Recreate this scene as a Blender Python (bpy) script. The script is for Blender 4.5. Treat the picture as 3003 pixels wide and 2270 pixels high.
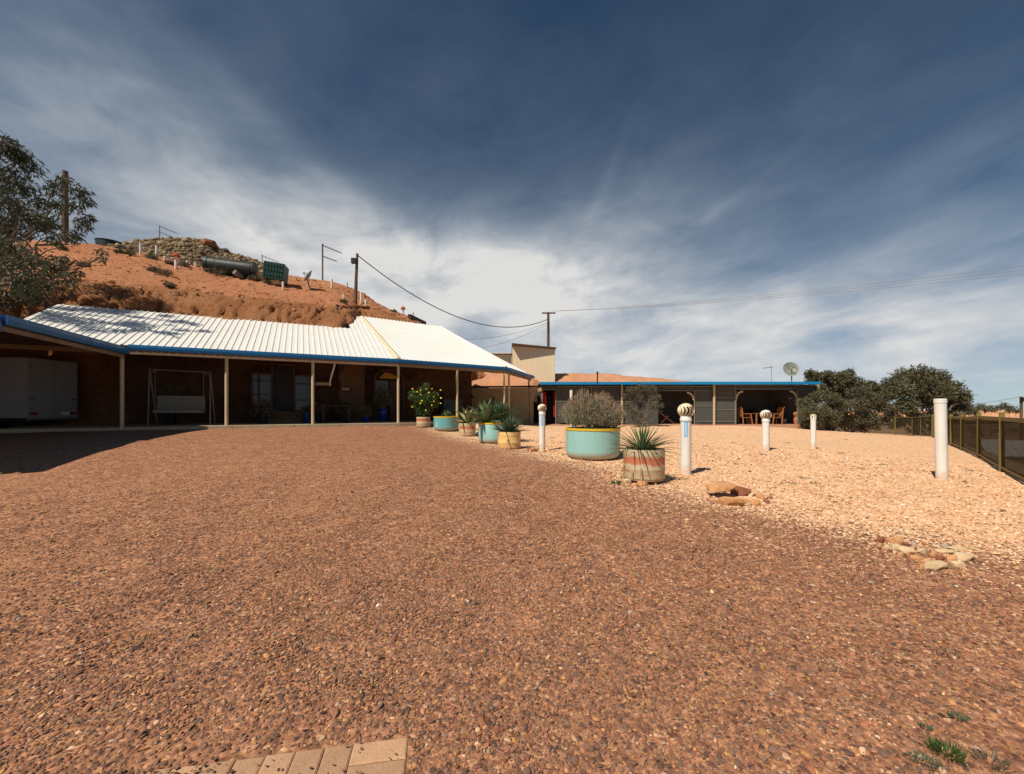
import bpy, bmesh, math, random
import numpy as np
from mathutils import Vector, Matrix
from mathutils.bvhtree import BVHTree

random.seed(7)
RNG = np.random.default_rng(7)
for o in list(bpy.data.objects):
    bpy.data.objects.remove(o)
SC = bpy.context.scene
COL = SC.collection
R = math.radians

# ------------------------------------------------------------------ camera
F, CX, HY, CAMZ = 1215.0, 1501.5, 1200.0, 1.35     # focal length, centre and horizon in photo pixels; eye height in metres
cam = bpy.data.cameras.new("camera")
cam.sensor_width = 36.0
cam.lens = F / 3003.0 * 36.0
cam.shift_y = (HY - 1135.0) / 3003.0
cam.clip_start, cam.clip_end = 0.05, 4000.0
camo = bpy.data.objects.new("camera", cam)
camo.location = (0, 0, CAMZ)
camo.rotation_euler = (R(90), 0, 0)
COL.objects.link(camo)
SC.camera = camo

# ------------------------------------------------------------------ node helpers
def mknode(nt, kind, props=None, **ins):
    n = nt.nodes.new(kind)
    for k, v in (props or {}).items():
        setattr(n, k, v)
    for k, v in ins.items():
        key = int(k[1:]) if k[0] == "i" and k[1:].isdigit() else k.replace("_", " ")
        s = n.inputs[key]
        if isinstance(v, bpy.types.NodeSocket):
            nt.links.new(v, s)
        else:
            s.default_value = v
    return n
def mth(nt, op, a, b=0.0, c=0.0, clamp=False):
    n = mknode(nt, "ShaderNodeMath", {"operation": op, "use_clamp": clamp}, i0=a, i1=b)
    if op in ("MULTIPLY_ADD", "SMOOTH_MIN"):
        s = n.inputs[2]
        if isinstance(c, bpy.types.NodeSocket): nt.links.new(c, s)
        else: s.default_value = c
    return n.outputs[0]
def mixc(nt, fac, a, b, blend="MIX"):
    n = mknode(nt, "ShaderNodeMix", {"data_type": "RGBA", "blend_type": blend}, i0=fac)
    for idx, v in ((6, a), (7, b)):
        if isinstance(v, bpy.types.NodeSocket): nt.links.new(v, n.inputs[idx])
        else: n.inputs[idx].default_value = tuple(v) + ((1,) if len(v) == 3 else ())
    return n.outputs[2]
def ramp(nt, fac, stops, interp="LINEAR"):
    n = mknode(nt, "ShaderNodeValToRGB", i0=fac)
    cr = n.color_ramp; cr.interpolation = interp
    while len(cr.elements) < len(stops): cr.elements.new(0.5)
    for e, (p, c) in zip(cr.elements, stops):
        e.position = p
        e.color = (c, c, c, 1) if isinstance(c, (int, float)) else tuple(c) + ((1,) if len(c) == 3 else ())
    return n.outputs[0]
def maprange(nt, v, a, b, c=0.0, d=1.0, smooth=False):
    n = mknode(nt, "ShaderNodeMapRange", {"interpolation_type": "SMOOTHSTEP" if smooth else "LINEAR"}, i0=v, i1=a, i2=b, i3=c, i4=d)
    return n.outputs[0]

# ------------------------------------------------------------------ world: clear-sky model with thin cirrus, and the sun
SUN_AZ = math.atan2(-0.68, -0.73)       # compass direction the sun stands in (x east, y north = view direction)
SUN_EL = R(51)
w = bpy.data.worlds.new("World"); SC.world = w; w.use_nodes = True
nt = w.node_tree
for n in list(nt.nodes): nt.nodes.remove(n)
tc = mknode(nt, "ShaderNodeTexCoord").outputs["Generated"]
sep = mknode(nt, "ShaderNodeSeparateXYZ", i0=tc)
dx, dy, dz = sep.outputs
sky = mknode(nt, "ShaderNodeTexSky", {"sky_type": "NISHITA", "sun_disc": False, "sun_elevation": SUN_EL,
             "sun_rotation": SUN_AZ % (2 * math.pi), "altitude": 2500.0, "air_density": 0.8, "dust_density": 0.6, "ozone_density": 0.7}).outputs[0]
az = mth(nt, "ARCTAN2", dx, dy)
el = mth(nt, "ARCSINE", dz)
den = mth(nt, "ADD", mth(nt, "MAXIMUM", dz, 0.0), 0.11)
qx, qy = mth(nt, "DIVIDE", dx, den), mth(nt, "DIVIDE", dy, den)
CR, SR = math.cos(R(10)), math.sin(R(10))
rx = mth(nt, "ADD", mth(nt, "MULTIPLY", qx, CR), mth(nt, "MULTIPLY", qy, SR))
ry = mth(nt, "SUBTRACT", mth(nt, "MULTIPLY", qy, CR), mth(nt, "MULTIPLY", qx, SR))
def cloudnoise(sx, sy, detail, rough, dist, off):
    v = mknode(nt, "ShaderNodeCombineXYZ", i0=mth(nt, "MULTIPLY_ADD", rx, sx, off), i1=mth(nt, "MULTIPLY", ry, sy), i2=off).outputs[0]
    return mknode(nt, "ShaderNodeTexNoise", {"noise_dimensions": "3D"}, Vector=v, Scale=1.0, Detail=detail, Roughness=rough, Distortion=dist).outputs[0]
def blob(px, py, sa, se, amp, rot=0.0):
    a0 = math.atan((px - CX) / F); e0 = math.atan((HY - py) / F * math.cos(a0))
    da, de = mth(nt, "SUBTRACT", az, a0), mth(nt, "SUBTRACT", el, e0)
    c, s = math.cos(R(rot)), math.sin(R(rot))
    u = mth(nt, "DIVIDE", mth(nt, "ADD", mth(nt, "MULTIPLY", da, c), mth(nt, "MULTIPLY", de, s)), R(sa))
    v = mth(nt, "DIVIDE", mth(nt, "SUBTRACT", mth(nt, "MULTIPLY", de, c), mth(nt, "MULTIPLY", da, s)), R(se))
    r2 = mth(nt, "ADD", mth(nt, "MULTIPLY", u, u), mth(nt, "MULTIPLY", v, v))
    return mth(nt, "MULTIPLY", mth(nt, "EXPONENT", mth(nt, "MULTIPLY", r2, -1.0)), amp)
lowband = mth(nt, "MULTIPLY", mth(nt, "EXPONENT", mth(nt, "MULTIPLY", mth(nt, "POWER", mth(nt, "DIVIDE", mth(nt, "ABSOLUTE", el), R(13)), 2.0), -1.0)), 0.52)
mask = lowband
for b in ((1330, 815, 23, 6.4, 0.86, -1), (1060, 690, 9, 3.2, 0.36, -18), (700, 700, 17, 9, 0.26, -20), (430, 380, 19, 7.0, 0.20, -28), (850, 430, 13, 1.6, 0.13, -27),
          (100, 560, 13, 9, 0.24, 0), (2250, 960, 34, 7.5, 0.42, 2), (1760, 740, 15, 8, 0.26, 18), (1000, 60, 26, 9, 0.05, 0), (2090, 630, 8, 0.8, 0.10, 27), (1765, 560, 5.5, 0.9, 0.08, 60)):
    mask = mth(nt, "ADD", mask, blob(*b))
n1 = cloudnoise(0.85, 0.50, 5.0, 0.56, 0.7, 3.7)
n2 = cloudnoise(3.2, 1.3, 4.0, 0.6, 0.8, 11.3)
nb = mknode(nt, "ShaderNodeTexNoise", Vector=mknode(nt, "ShaderNodeCombineXYZ", i0=mth(nt, "MULTIPLY", az, 4.0), i1=mth(nt, "MULTIPLY", mth(nt, "SUBTRACT", el, mth(nt, "MULTIPLY", az, 0.10)), 15.0), i2=5.0).outputs[0], Scale=1.0, Detail=6.0, Roughness=0.58, Distortion=0.35).outputs[0]
nc = mknode(nt, "ShaderNodeTexNoise", Vector=mknode(nt, "ShaderNodeCombineXYZ", i0=mth(nt, "MULTIPLY", mth(nt, "ADD", az, el), 3.2), i1=mth(nt, "MULTIPLY", mth(nt, "SUBTRACT", el, mth(nt, "MULTIPLY", az, 0.25)), 7.0), i2=9.0).outputs[0], Scale=1.3, Detail=6.0, Roughness=0.58, Distortion=0.35).outputs[0]
texA = mth(nt, "ADD", mth(nt, "MULTIPLY", maprange(nt, n1, 0.25, 0.75, 0.1, 1.0), 0.28), mth(nt, "ADD", mth(nt, "MULTIPLY", maprange(nt, n2, 0.3, 0.7, 0.0, 1.0), 0.18), mth(nt, "MULTIPLY", maprange(nt, nc, 0.3, 0.7, 0.0, 1.05), 0.52)))
texB = mth(nt, "ADD", mth(nt, "MULTIPLY", maprange(nt, nb, 0.30, 0.70, 0.25, 1.05), 0.62), mth(nt, "MULTIPLY", maprange(nt, nc, 0.3, 0.7, 0.0, 1.0), 0.36))
lowf = maprange(nt, el, R(10), R(28), 0.92, 0.0, True)
tex = mth(nt, "ADD", mth(nt, "MULTIPLY", texA, mth(nt, "SUBTRACT", 1.0, lowf)), mth(nt, "MULTIPLY", texB, lowf))
dens = mth(nt, "MULTIPLY", mask, mth(nt, "MULTIPLY_ADD", tex, 0.95, 0.34))
veil = mth(nt, "MULTIPLY", mth(nt, "MULTIPLY_ADD", texA, 0.8, 0.2), maprange(nt, el, R(14), R(46), 0.27, 0.03))
dens = mth(nt, "ADD", dens, veil, clamp=True)
cloudcol = mixc(nt, maprange(nt, dens, 0.35, 1.0), (9.0, 10.2, 11.4), (15.2, 15.0, 14.6))
sky = mixc(nt, 1.0, sky, (0.54, 1.00, 1.17), "MULTIPLY")
final = mixc(nt, mth(nt, "MINIMUM", dens, 0.96), sky, cloudcol)
w.cycles.sampling_method = "MANUAL"; w.cycles.sample_map_resolution = 512
bg = mknode(nt, "ShaderNodeBackground", Color=final, Strength=0.05)
wo = nt.nodes.new("ShaderNodeOutputWorld"); nt.links.new(bg.outputs[0], wo.inputs[0])

sun = bpy.data.lights.new("sun", "SUN"); sun.energy = 5.0; sun.angle = R(0.53); sun.color = (1.0, 0.91, 0.77)
so = bpy.data.objects.new("sun", sun); COL.objects.link(so)
sd = Vector((-0.68, -0.73, 0)).normalized() * math.cos(SUN_EL) + Vector((0, 0, math.sin(SUN_EL)))
so.rotation_euler = sd.to_track_quat("Z", "Y").to_euler()
so.location = sd * 60
vs = SC.view_settings
vs.view_transform = "Standard"; vs.look = "None"; vs.exposure = 0.0; vs.gamma = 1.0; vs.use_curve_mapping = False
SC.cycles.max_bounces = 6; SC.cycles.diffuse_bounces = 2; SC.cycles.transparent_max_bounces = 16
SC.cycles.use_denoising = True

# ------------------------------------------------------------------ geometry helpers
def at(px, py, Y):
    return Vector(((px - CX) / F * Y, Y, CAMZ + (HY - py) / F * Y))
_G = RNG.random((64, 64, 64)).astype(np.float32)
def vn(x, y, z=0.0):                                  # lattice value noise, 0..1
    x, y = np.asarray(x, float), np.asarray(y, float); z = np.zeros_like(x) + z
    xi, yi, zi = np.floor(x).astype(int), np.floor(y).astype(int), np.floor(z).astype(int)
    fx, fy, fz = x - xi, y - yi, z - zi
    fx, fy, fz = (t * t * (3 - 2 * t) for t in (fx, fy, fz))
    g = lambda a, b, c: _G[(xi + a) & 63, (yi + b) & 63, (zi + c) & 63]
    l = lambda a, b, t: a + (b - a) * t
    return l(l(l(g(0,0,0), g(1,0,0), fx), l(g(0,1,0), g(1,1,0), fx), fy), l(l(g(0,0,1), g(1,0,1), fx), l(g(0,1,1), g(1,1,1), fx), fy), fz)
def fbm(x, y, z=0.0, o=4):
    s, a, t, f = 0.0, 0.5, 0.0, 1.0
    for i in range(o):
        s = s + a * vn(np.asarray(x) * f + 17 * i, np.asarray(y) * f + 5 * i, np.asarray(z) * f + 9 * i); t += a; a *= 0.5; f *= 2.03
    return s / t

class MB:
    def __init__(s): s.v, s.f = [], []
    def add(s, vs, fs):
        b = len(s.v); s.v.extend([tuple(v) for v in vs]); s.f.extend([tuple(i + b for i in f) for f in fs]); return s
    def box(s, c, size, rz=0.0, mat=None):
        hx, hy, hz = size[0] / 2, size[1] / 2, size[2] / 2
        m = mat if mat is not None else Matrix.Rotation(rz, 3, "Z")
        c = Vector(c)
        vs = [c + m @ Vector((x * hx, y * hy, z * hz)) for x in (-1, 1) for y in (-1, 1) for z in (-1, 1)]
        return s.add(vs, [(0,1,3,2), (4,6,7,5), (0,4,5,1), (2,3,7,6), (0,2,6,4), (1,5,7,3)])
    def beam(s, a, b, wd, ht):                         # box from a to b, wd across, ht in the up direction
        a, b = Vector(a), Vector(b); d = b - a; L = d.length; d.normalize()
        side = d.cross(Vector((0, 0, 1)))
        side = Vector((1, 0, 0)) if side.length < 1e-4 else side.normalized()
        up = side.cross(d)
        return s.box((a + b) / 2, (L, wd, ht), mat=Matrix((d, side, up)).transposed())
    def tube(s, pts, rad, n=8, caps=True):
        pts = [Vector(p) for p in pts]; k = len(pts)
        rad = list(rad) if hasattr(rad, "__len__") else [rad] * k
        b = len(s.v); ref = None
        for i, p in enumerate(pts):
            d = (pts[min(i + 1, k - 1)] - pts[max(i - 1, 0)]).normalized()
            if ref is None: ref = Vector((0, 0, 1)) if abs(d.z) < 0.9 else Vector((1, 0, 0))
            u = (ref - d * ref.dot(d)).normalized(); v = d.cross(u); ref = u
            for j in range(n):
                t = 2 * math.pi * j / n
                s.v.append(tuple(p + (u * math.cos(t) + v * math.sin(t)) * rad[i]))
        for i in range(k - 1):
            for j in range(n):
                j2 = (j + 1) % n
                s.f.append((b + i * n + j, b + i * n + j2, b + (i + 1) * n + j2, b + (i + 1) * n + j))
        if caps:
            s.f.append(tuple(b + j for j in reversed(range(n)))); s.f.append(tuple(b + (k - 1) * n + j for j in range(n)))
        return s
    def lathe(s, prof, c=(0, 0, 0), n=32, cap0=True, cap1=True):
        b = len(s.v); c = Vector(c)
        for r, z in prof:
            for j in range(n):
                t = 2 * math.pi * j / n
                s.v.append((c.x + r * math.cos(t), c.y + r * math.sin(t), c.z + z))
        for i in range(len(prof) - 1):
            for j in range(n):
                j2 = (j + 1) % n
                s.f.append((b + i * n + j, b + i * n + j2, b + (i + 1) * n + j2, b + (i + 1) * n + j))
        if cap0: s.f.append(tuple(b + j for j in reversed(range(n))))
        if cap1: s.f.append(tuple(b + (len(prof) - 1) * n + j for j in range(n)))
        return s
    def prism(s, poly, vec):                           # extrude a polygon (3-D points) along vec
        k = len(poly); vec = Vector(vec)
        vs = [Vector(p) for p in poly] + [Vector(p) + vec for p in poly]
        return s.add(vs, [tuple(range(k))[::-1], tuple(range(k, 2 * k))] + [(i, (i + 1) % k, k + (i + 1) % k, k + i) for i in range(k)])

ORG = {}
def link(name, me, material, parent=None, smooth=False):
    o = bpy.data.objects.new(name, me); COL.objects.link(o)
    if material is not None:
        for m in (material if isinstance(material, (list, tuple)) else [material]): me.materials.append(m)
    if smooth: me.shade_smooth()
    if parent is not None: o.parent = parent
    return o
def org(o):
    while o.parent is not None: o = o.parent
    return ORG.get(o.name, Vector((0, 0, 0)))
def build(mb, name, material, parent=None, smooth=False, origin=None):
    """world-space MB -> mesh object (a part of parent, or a top-level object with its origin at `origin`)"""
    o0 = org(parent) if parent is not None else Vector(origin or (0, 0, 0))
    me = bpy.data.meshes.new(name)
    me.from_pydata([(x - o0.x, y - o0.y, z - o0.z) for x, y, z in mb.v], [], mb.f); me.update()
    o = link(name, me, material, parent, False)
    if smooth:
        me.shade_smooth()
        try:
            me.set_sharp_from_angle(angle=R(38))
        except Exception: pass
    if parent is None:
        o.location = o0; ORG[o.name] = o0
    return o
def nmesh(name, V, Fq, material, parent=None, smooth=False, origin=None):
    o0 = org(parent) if parent is not None else Vector(origin or (0, 0, 0))
    V = np.asarray(V, np.float32) - np.array(o0, np.float32); Fq = np.asarray(Fq, np.int32)
    me = bpy.data.meshes.new(name); k = Fq.shape[1]
    me.vertices.add(len(V)); me.vertices.foreach_set("co", V.ravel())
    me.loops.add(Fq.size); me.loops.foreach_set("vertex_index", Fq.ravel())
    me.polygons.add(len(Fq)); me.polygons.foreach_set("loop_start", np.arange(0, Fq.size, k, dtype=np.int32))
    me.update(calc_edges=True)
    o = link(name, me, material, parent, smooth)
    if parent is None:
        o.location = o0; ORG[o.name] = o0
    return o
def tag(o, label, cat=None, group=None, kind=None):
    o["label"] = label
    if cat: o["category"] = cat
    if group: o["group"] = group
    if kind: o["kind"] = kind
    return o
def structure(o): o["kind"] = "structure"; return o
def thing(name, label, cat, loc, group=None):
    o = bpy.data.objects.new(name, None); COL.objects.link(o); o.location = loc; o.empty_display_size = 0.2
    ORG[o.name] = Vector(loc)
    return tag(o, label, cat, group)
def gridfaces(nr, nc):
    i = np.arange(nr - 1)[:, None] * nc + np.arange(nc - 1)[None, :]
    return np.stack([i, i + 1, i + nc + 1, i + nc], -1).reshape(-1, 4)

# ------------------------------------------------------------------ materials
MATS = {}
def newmat(name):
    m = bpy.data.materials.new(name); m.use_nodes = True
    nt = m.node_tree
    for n in list(nt.nodes): nt.nodes.remove(n)
    out = nt.nodes.new("ShaderNodeOutputMaterial")
    b = nt.nodes.new("ShaderNodeBsdfPrincipled")
    nt.links.new(b.outputs[0], out.inputs[0])
    MATS[name] = m
    return m, nt, b, out
def objco(nt): return mknode(nt, "ShaderNodeTexCoord").outputs["Object"]
def pm(name, c1, c2=None, scale=6.0, rough=0.7, bump=0.0, bscale=None, detail=5.0, metal=0.0, spec=0.3, streak=None, spots=None, transl=0.0):
    """two-tone mottled material; streak = (colour, strength) vertical weather runs; spots = (colour, scale, threshold) chips"""
    m, nt, b, out = newmat(name)
    co = objco(nt)
    nz = mknode(nt, "ShaderNodeTexNoise", Vector=co, Scale=scale, Detail=detail, Roughness=0.62).outputs[0]
    c2 = c2 or tuple(x * 0.82 for x in c1)
    col = mixc(nt, maprange(nt, nz, 0.32, 0.68), c1, c2)
    if streak:
        sv = mknode(nt, "ShaderNodeMapping", {"vector_type": "POINT"}, Vector=co, Scale=(9, 9, 0.6)).outputs[0]
        sn = mknode(nt, "ShaderNodeTexNoise", Vector=sv, Scale=2.0, Detail=6.0, Roughness=0.7).outputs[0]
        col = mixc(nt, mth(nt, "MULTIPLY", maprange(nt, sn, 0.5, 0.75), streak[1]), col, streak[0])
    if spots:
        sp = mknode(nt, "ShaderNodeTexNoise", Vector=co, Scale=spots[1], Detail=4.0, Roughness=0.6).outputs[0]
        col = mixc(nt, maprange(nt, sp, spots[2], spots[2] + 0.04), col, spots[0])
    nt.links.new(col, b.inputs["Base Color"])
    b.inputs["Roughness"].default_value = rough; b.inputs["Metallic"].default_value = metal
    b.inputs["Specular IOR Level"].default_value = spec
    rn = maprange(nt, nz, 0.3, 0.7, max(rough - 0.1, 0.05), min(rough + 0.1, 1.0)); nt.links.new(rn, b.inputs["Roughness"])
    if bump:
        bn = mknode(nt, "ShaderNodeTexNoise", Vector=co, Scale=bscale or scale * 4, Detail=6.0, Roughness=0.65).outputs[0]
        nt.links.new(mknode(nt, "ShaderNodeBump", Height=bn, Strength=bump, Distance=0.02).outputs[0], b.inputs["Normal"])
    if transl:
        tr = mknode(nt, "ShaderNodeBsdfTranslucent", Color=col)
        mx = mknode(nt, "ShaderNodeMixShader", i0=transl); nt.links.new(b.outputs[0], mx.inputs[1]); nt.links.new(tr.outputs[0], mx.inputs[2])
        nt.links.new(mx.outputs[0], out.inputs[0])
    return m
pm("roof_white", (0.80, 0.79, 0.75), (0.72, 0.70, 0.65), 0.7, 0.45, streak=((0.55, 0.45, 0.36), 0.35))
pm("hip_cream", (0.72, 0.61, 0.42), (0.66, 0.55, 0.37), 2, 0.55)
pm("blue_gutter", (0.008, 0.13, 0.32), (0.010, 0.11, 0.27), 1.6, 0.45, spots=((0.06, 0.16, 0.28), 25, 0.66))
pm("blue_fascia", (0.004, 0.23, 0.50), (0.006, 0.20, 0.44), 1.2, 0.5)
pm("cream_paint", (0.60, 0.49, 0.30), (0.53, 0.42, 0.25), 3, 0.5, streak=((0.35, 0.26, 0.16), 0.4))
pm("beam_brown", (0.30, 0.21, 0.13), (0.22, 0.15, 0.09), 5, 0.7, bump=0.1)
pm("slab", (0.48, 0.38, 0.25), (0.38, 0.29, 0.19), 4, 0.85, bump=0.15, spots=((0.25, 0.17, 0.11), 7, 0.62))
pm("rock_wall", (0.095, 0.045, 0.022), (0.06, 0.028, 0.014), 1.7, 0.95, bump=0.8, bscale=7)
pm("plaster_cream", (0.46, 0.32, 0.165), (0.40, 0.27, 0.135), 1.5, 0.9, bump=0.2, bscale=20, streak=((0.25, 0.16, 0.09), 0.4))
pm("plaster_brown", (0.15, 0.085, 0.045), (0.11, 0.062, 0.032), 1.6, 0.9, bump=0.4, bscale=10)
pm("black", (0.012, 0.011, 0.010), (0.02, 0.018, 0.016), 4, 0.6)
pm("dark_timber", (0.075, 0.04, 0.025), (0.05, 0.027, 0.017), 6, 0.7, bump=0.2)
pm("redwood", (0.12, 0.042, 0.024), (0.09, 0.03, 0.018), 6, 0.6)
pm("chair_timber", (0.42, 0.18, 0.07), (0.33, 0.13, 0.05), 9, 0.55, bump=0.1)
pm("pole_timber", (0.14, 0.095, 0.065), (0.095, 0.063, 0.044), 3, 0.85, bump=0.4, bscale=30)
pm("white_pvc", (0.78, 0.77, 0.73), (0.72, 0.70, 0.64), 1.5, 0.4, streak=((0.52, 0.42, 0.32), 0.4))
pm("vent_cream", (0.78, 0.68, 0.45), (0.70, 0.60, 0.39), 7, 0.45, spots=((0.42, 0.33, 0.20), 30, 0.68))
pm("sticker_blue", (0.08, 0.36, 0.72), (0.10, 0.40, 0.75), 5, 0.4)
pm("sticker_pale", (0.30, 0.54, 0.76), (0.44, 0.64, 0.80), 60, 0.4)
pm("red_cap", (0.42, 0.085, 0.03), (0.34, 0.07, 0.025), 9, 0.6)
pm("tank_green", (0.030, 0.042, 0.038), (0.022, 0.032, 0.029), 3, 0.5)
pm("crate_green", (0.01, 0.085, 0.065), (0.008, 0.06, 0.05), 6, 0.5)
pm("steel", (0.22, 0.21, 0.20), (0.15, 0.145, 0.135), 8, 0.5, metal=0.3)
pm("dish", (0.26, 0.29, 0.24), (0.22, 0.25, 0.21), 4, 0.6)
pm("teal_pot", (0.31, 0.56, 0.53), (0.28, 0.52, 0.49), 2.2, 0.5, streak=((0.20, 0.30, 0.25), 0.4), spots=((0.36, 0.40, 0.32), 16, 0.72))
pm("teal_pot_worn", (0.10, 0.37, 0.39), (0.16, 0.40, 0.40), 3.0, 0.6, spots=((0.36, 0.48, 0.46), 5, 0.60))
pm("yellow_rim", (0.70, 0.48, 0.03), (0.62, 0.40, 0.03), 8, 0.5)
pm("mustard_pot", (0.80, 0.54, 0.21), (0.75, 0.49, 0.19), 1.2, 0.5, streak=((0.42, 0.27, 0.13), 0.35))
pm("soil", (0.10, 0.055, 0.032), (0.06, 0.034, 0.02), 20, 0.95, bump=0.8)
pm("terracotta", (0.46, 0.17, 0.06), (0.38, 0.13, 0.05), 8, 0.8)
pm("blue_glaze", (0.005, 0.022, 0.14), (0.008, 0.03, 0.17), 5, 0.2, spec=0.6)
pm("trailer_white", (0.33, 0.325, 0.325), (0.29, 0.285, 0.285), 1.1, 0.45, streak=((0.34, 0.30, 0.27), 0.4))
pm("rubber", (0.02, 0.02, 0.02), (0.03, 0.028, 0.026), 10, 0.85)
pm("tail_red", (0.30, 0.01, 0.008), None, 5, 0.25)
pm("canvas", (0.22, 0.205, 0.16), (0.18, 0.165, 0.13), 9, 0.9)
pm("fence_olive", (0.20, 0.16, 0.045), (0.165, 0.13, 0.036), 4, 0.55)
pm("shed_tin", (0.82, 0.67, 0.46), (0.77, 0.62, 0.42), 1.0, 0.55, streak=((0.42, 0.27, 0.15), 0.45))
pm("shed_roof", (0.20, 0.15, 0.10), (0.15, 0.11, 0.08), 3, 0.6)
pm("red_curtain", (0.42, 0.02, 0.02), (0.33, 0.015, 0.015), 6, 0.9)
pm("wall_grey", (0.21, 0.185, 0.165), (0.16, 0.14, 0.125), 1.2, 0.9, bump=0.2)
pm("porch_pink", (0.50, 0.27, 0.17), (0.42, 0.22, 0.14), 3, 0.9, bump=0.2)
pm("batten", (0.26, 0.23, 0.17), (0.20, 0.18, 0.13), 7, 0.7)
pm("bark", (0.16, 0.12, 0.09), (0.10, 0.075, 0.055), 6, 0.9, bump=0.5)
pm("bark_grey", (0.20, 0.16, 0.13), (0.13, 0.10, 0.08), 6, 0.9, bump=0.5)
pm("leaf_gum", (0.062, 0.072, 0.036), (0.105, 0.105, 0.058), 1.4, 0.55, transl=0.2)
pm("leaf_acacia", (0.095, 0.092, 0.044), (0.145, 0.130, 0.070), 0.9, 0.6, transl=0.18)
pm("leaf_acacia_grey", (0.105, 0.098, 0.060), (0.150, 0.135, 0.082), 0.9, 0.6, transl=0.18)
pm("leaf_bright", (0.05, 0.10, 0.022), (0.085, 0.14, 0.035), 5, 0.5, transl=0.25)
pm("leaf_lavender", (0.21, 0.205, 0.135), (0.32, 0.30, 0.21), 5, 0.8, transl=0.1)
pm("lavender_spike", (0.24, 0.13, 0.07), (0.30, 0.19, 0.11), 9, 0.9)
pm("saltbush", (0.105, 0.105, 0.065), (0.15, 0.135, 0.085), 3, 0.8, transl=0.1)
pm("agave", (0.115, 0.175, 0.075), (0.17, 0.235, 0.105), 4, 0.45)
pm("agave_dark", (0.060, 0.105, 0.055), (0.095, 0.140, 0.075), 4, 0.5)
pm("agave_cream", (0.52, 0.47, 0.20), (0.46, 0.41, 0.17), 4, 0.5)
pm("dry_leaf", (0.30, 0.20, 0.10), (0.22, 0.14, 0.07), 6, 0.8)
pm("flower_yellow", (0.80, 0.45, 0.01), (0.85, 0.55, 0.02), 9, 0.6)
pm("rock_tan", (0.64, 0.34, 0.16), (0.48, 0.23, 0.10), 6, 0.9, bump=0.5, bscale=25)
pm("rock_cream", (0.64, 0.48, 0.29), (0.52, 0.36, 0.20), 6, 0.9, bump=0.5, bscale=25)
pm("rubble_pale", (0.42, 0.33, 0.21), (0.32, 0.24, 0.145), 6, 0.9, bump=0.5, bscale=25)
pm("rubble_tan", (0.30, 0.21, 0.12), (0.20, 0.135, 0.075), 6, 0.9, bump=0.5, bscale=25)
pm("rock_red", (0.30, 0.115, 0.06), (0.22, 0.08, 0.045), 6, 0.9, bump=0.5, bscale=25)
pm("rock_grey", (0.42, 0.37, 0.31), (0.33, 0.28, 0.23), 6, 0.9, bump=0.5, bscale=25)
pm("paver", (0.56, 0.34, 0.20), (0.47, 0.27, 0.155), 14, 0.9, bump=0.35, bscale=90, spots=((0.20, 0.11, 0.065), 75, 0.655))
pm("glass_dim", (0.055, 0.065, 0.068), (0.045, 0.055, 0.058), 1.0, 0.15, spec=0.4)
pm("wire", (0.10, 0.085, 0.08), None, 3, 0.6)
pm("cable_pale", (0.26, 0.22, 0.21), None, 3, 0.6)
pm("mustard_trim", (0.42, 0.21, 0.03), (0.36, 0.17, 0.025), 4, 0.7)

def add_wear(name, dust=(0.50, 0.27, 0.15), h=0.16, chip=None):
    """red dust splashed up the foot of a thing, and chipped paint"""
    m = MATS[name]; nt = m.node_tree; b = next(n for n in nt.nodes if n.type == "BSDF_PRINCIPLED"); sock = b.inputs["Base Color"]; col = sock.links[0].from_socket
    co = objco(nt); z = mknode(nt, "ShaderNodeSeparateXYZ", i0=co).outputs[2]
    nz = mknode(nt, "ShaderNodeTexNoise", Vector=co, Scale=9.0, Detail=7.0, Roughness=0.7).outputs[0]
    f = maprange(nt, mth(nt, "ADD", z, mth(nt, "MULTIPLY", mth(nt, "SUBTRACT", nz, 0.5), h * 2.2)), h * 0.15, h, 0.65, 0.0)
    if chip:
        cn = mknode(nt, "ShaderNodeTexNoise", Vector=co, Scale=7.0, Detail=8.0, Roughness=0.75).outputs[0]
        col = mixc(nt, maprange(nt, cn, 0.665, 0.685), col, chip)
    nt.links.new(mixc(nt, f, col, dust), sock)
def vary(name, amt):
    m = MATS[name]; nt = m.node_tree; b = next(n for n in nt.nodes if n.type == "BSDF_PRINCIPLED"); sock = b.inputs["Base Color"]; col = sock.links[0].from_socket
    r = mknode(nt, "ShaderNodeObjectInfo").outputs["Random"]
    nt.links.new(mixc(nt, 1.0, col, ramp(nt, r, [(0.0, 1 - amt), (1.0, 1 + amt * .6)]), "MULTIPLY"), sock)
for nm, ch in (("teal_pot", (0.24, 0.20, 0.15)), ("teal_pot_worn", (0.22, 0.16, 0.11)), ("mustard_pot", (0.34, 0.18, 0.09))): add_wear(nm, chip=ch)
add_wear("white_pvc", (0.62, 0.42, 0.28), 0.22)
vary("paver", 0.22)
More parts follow.
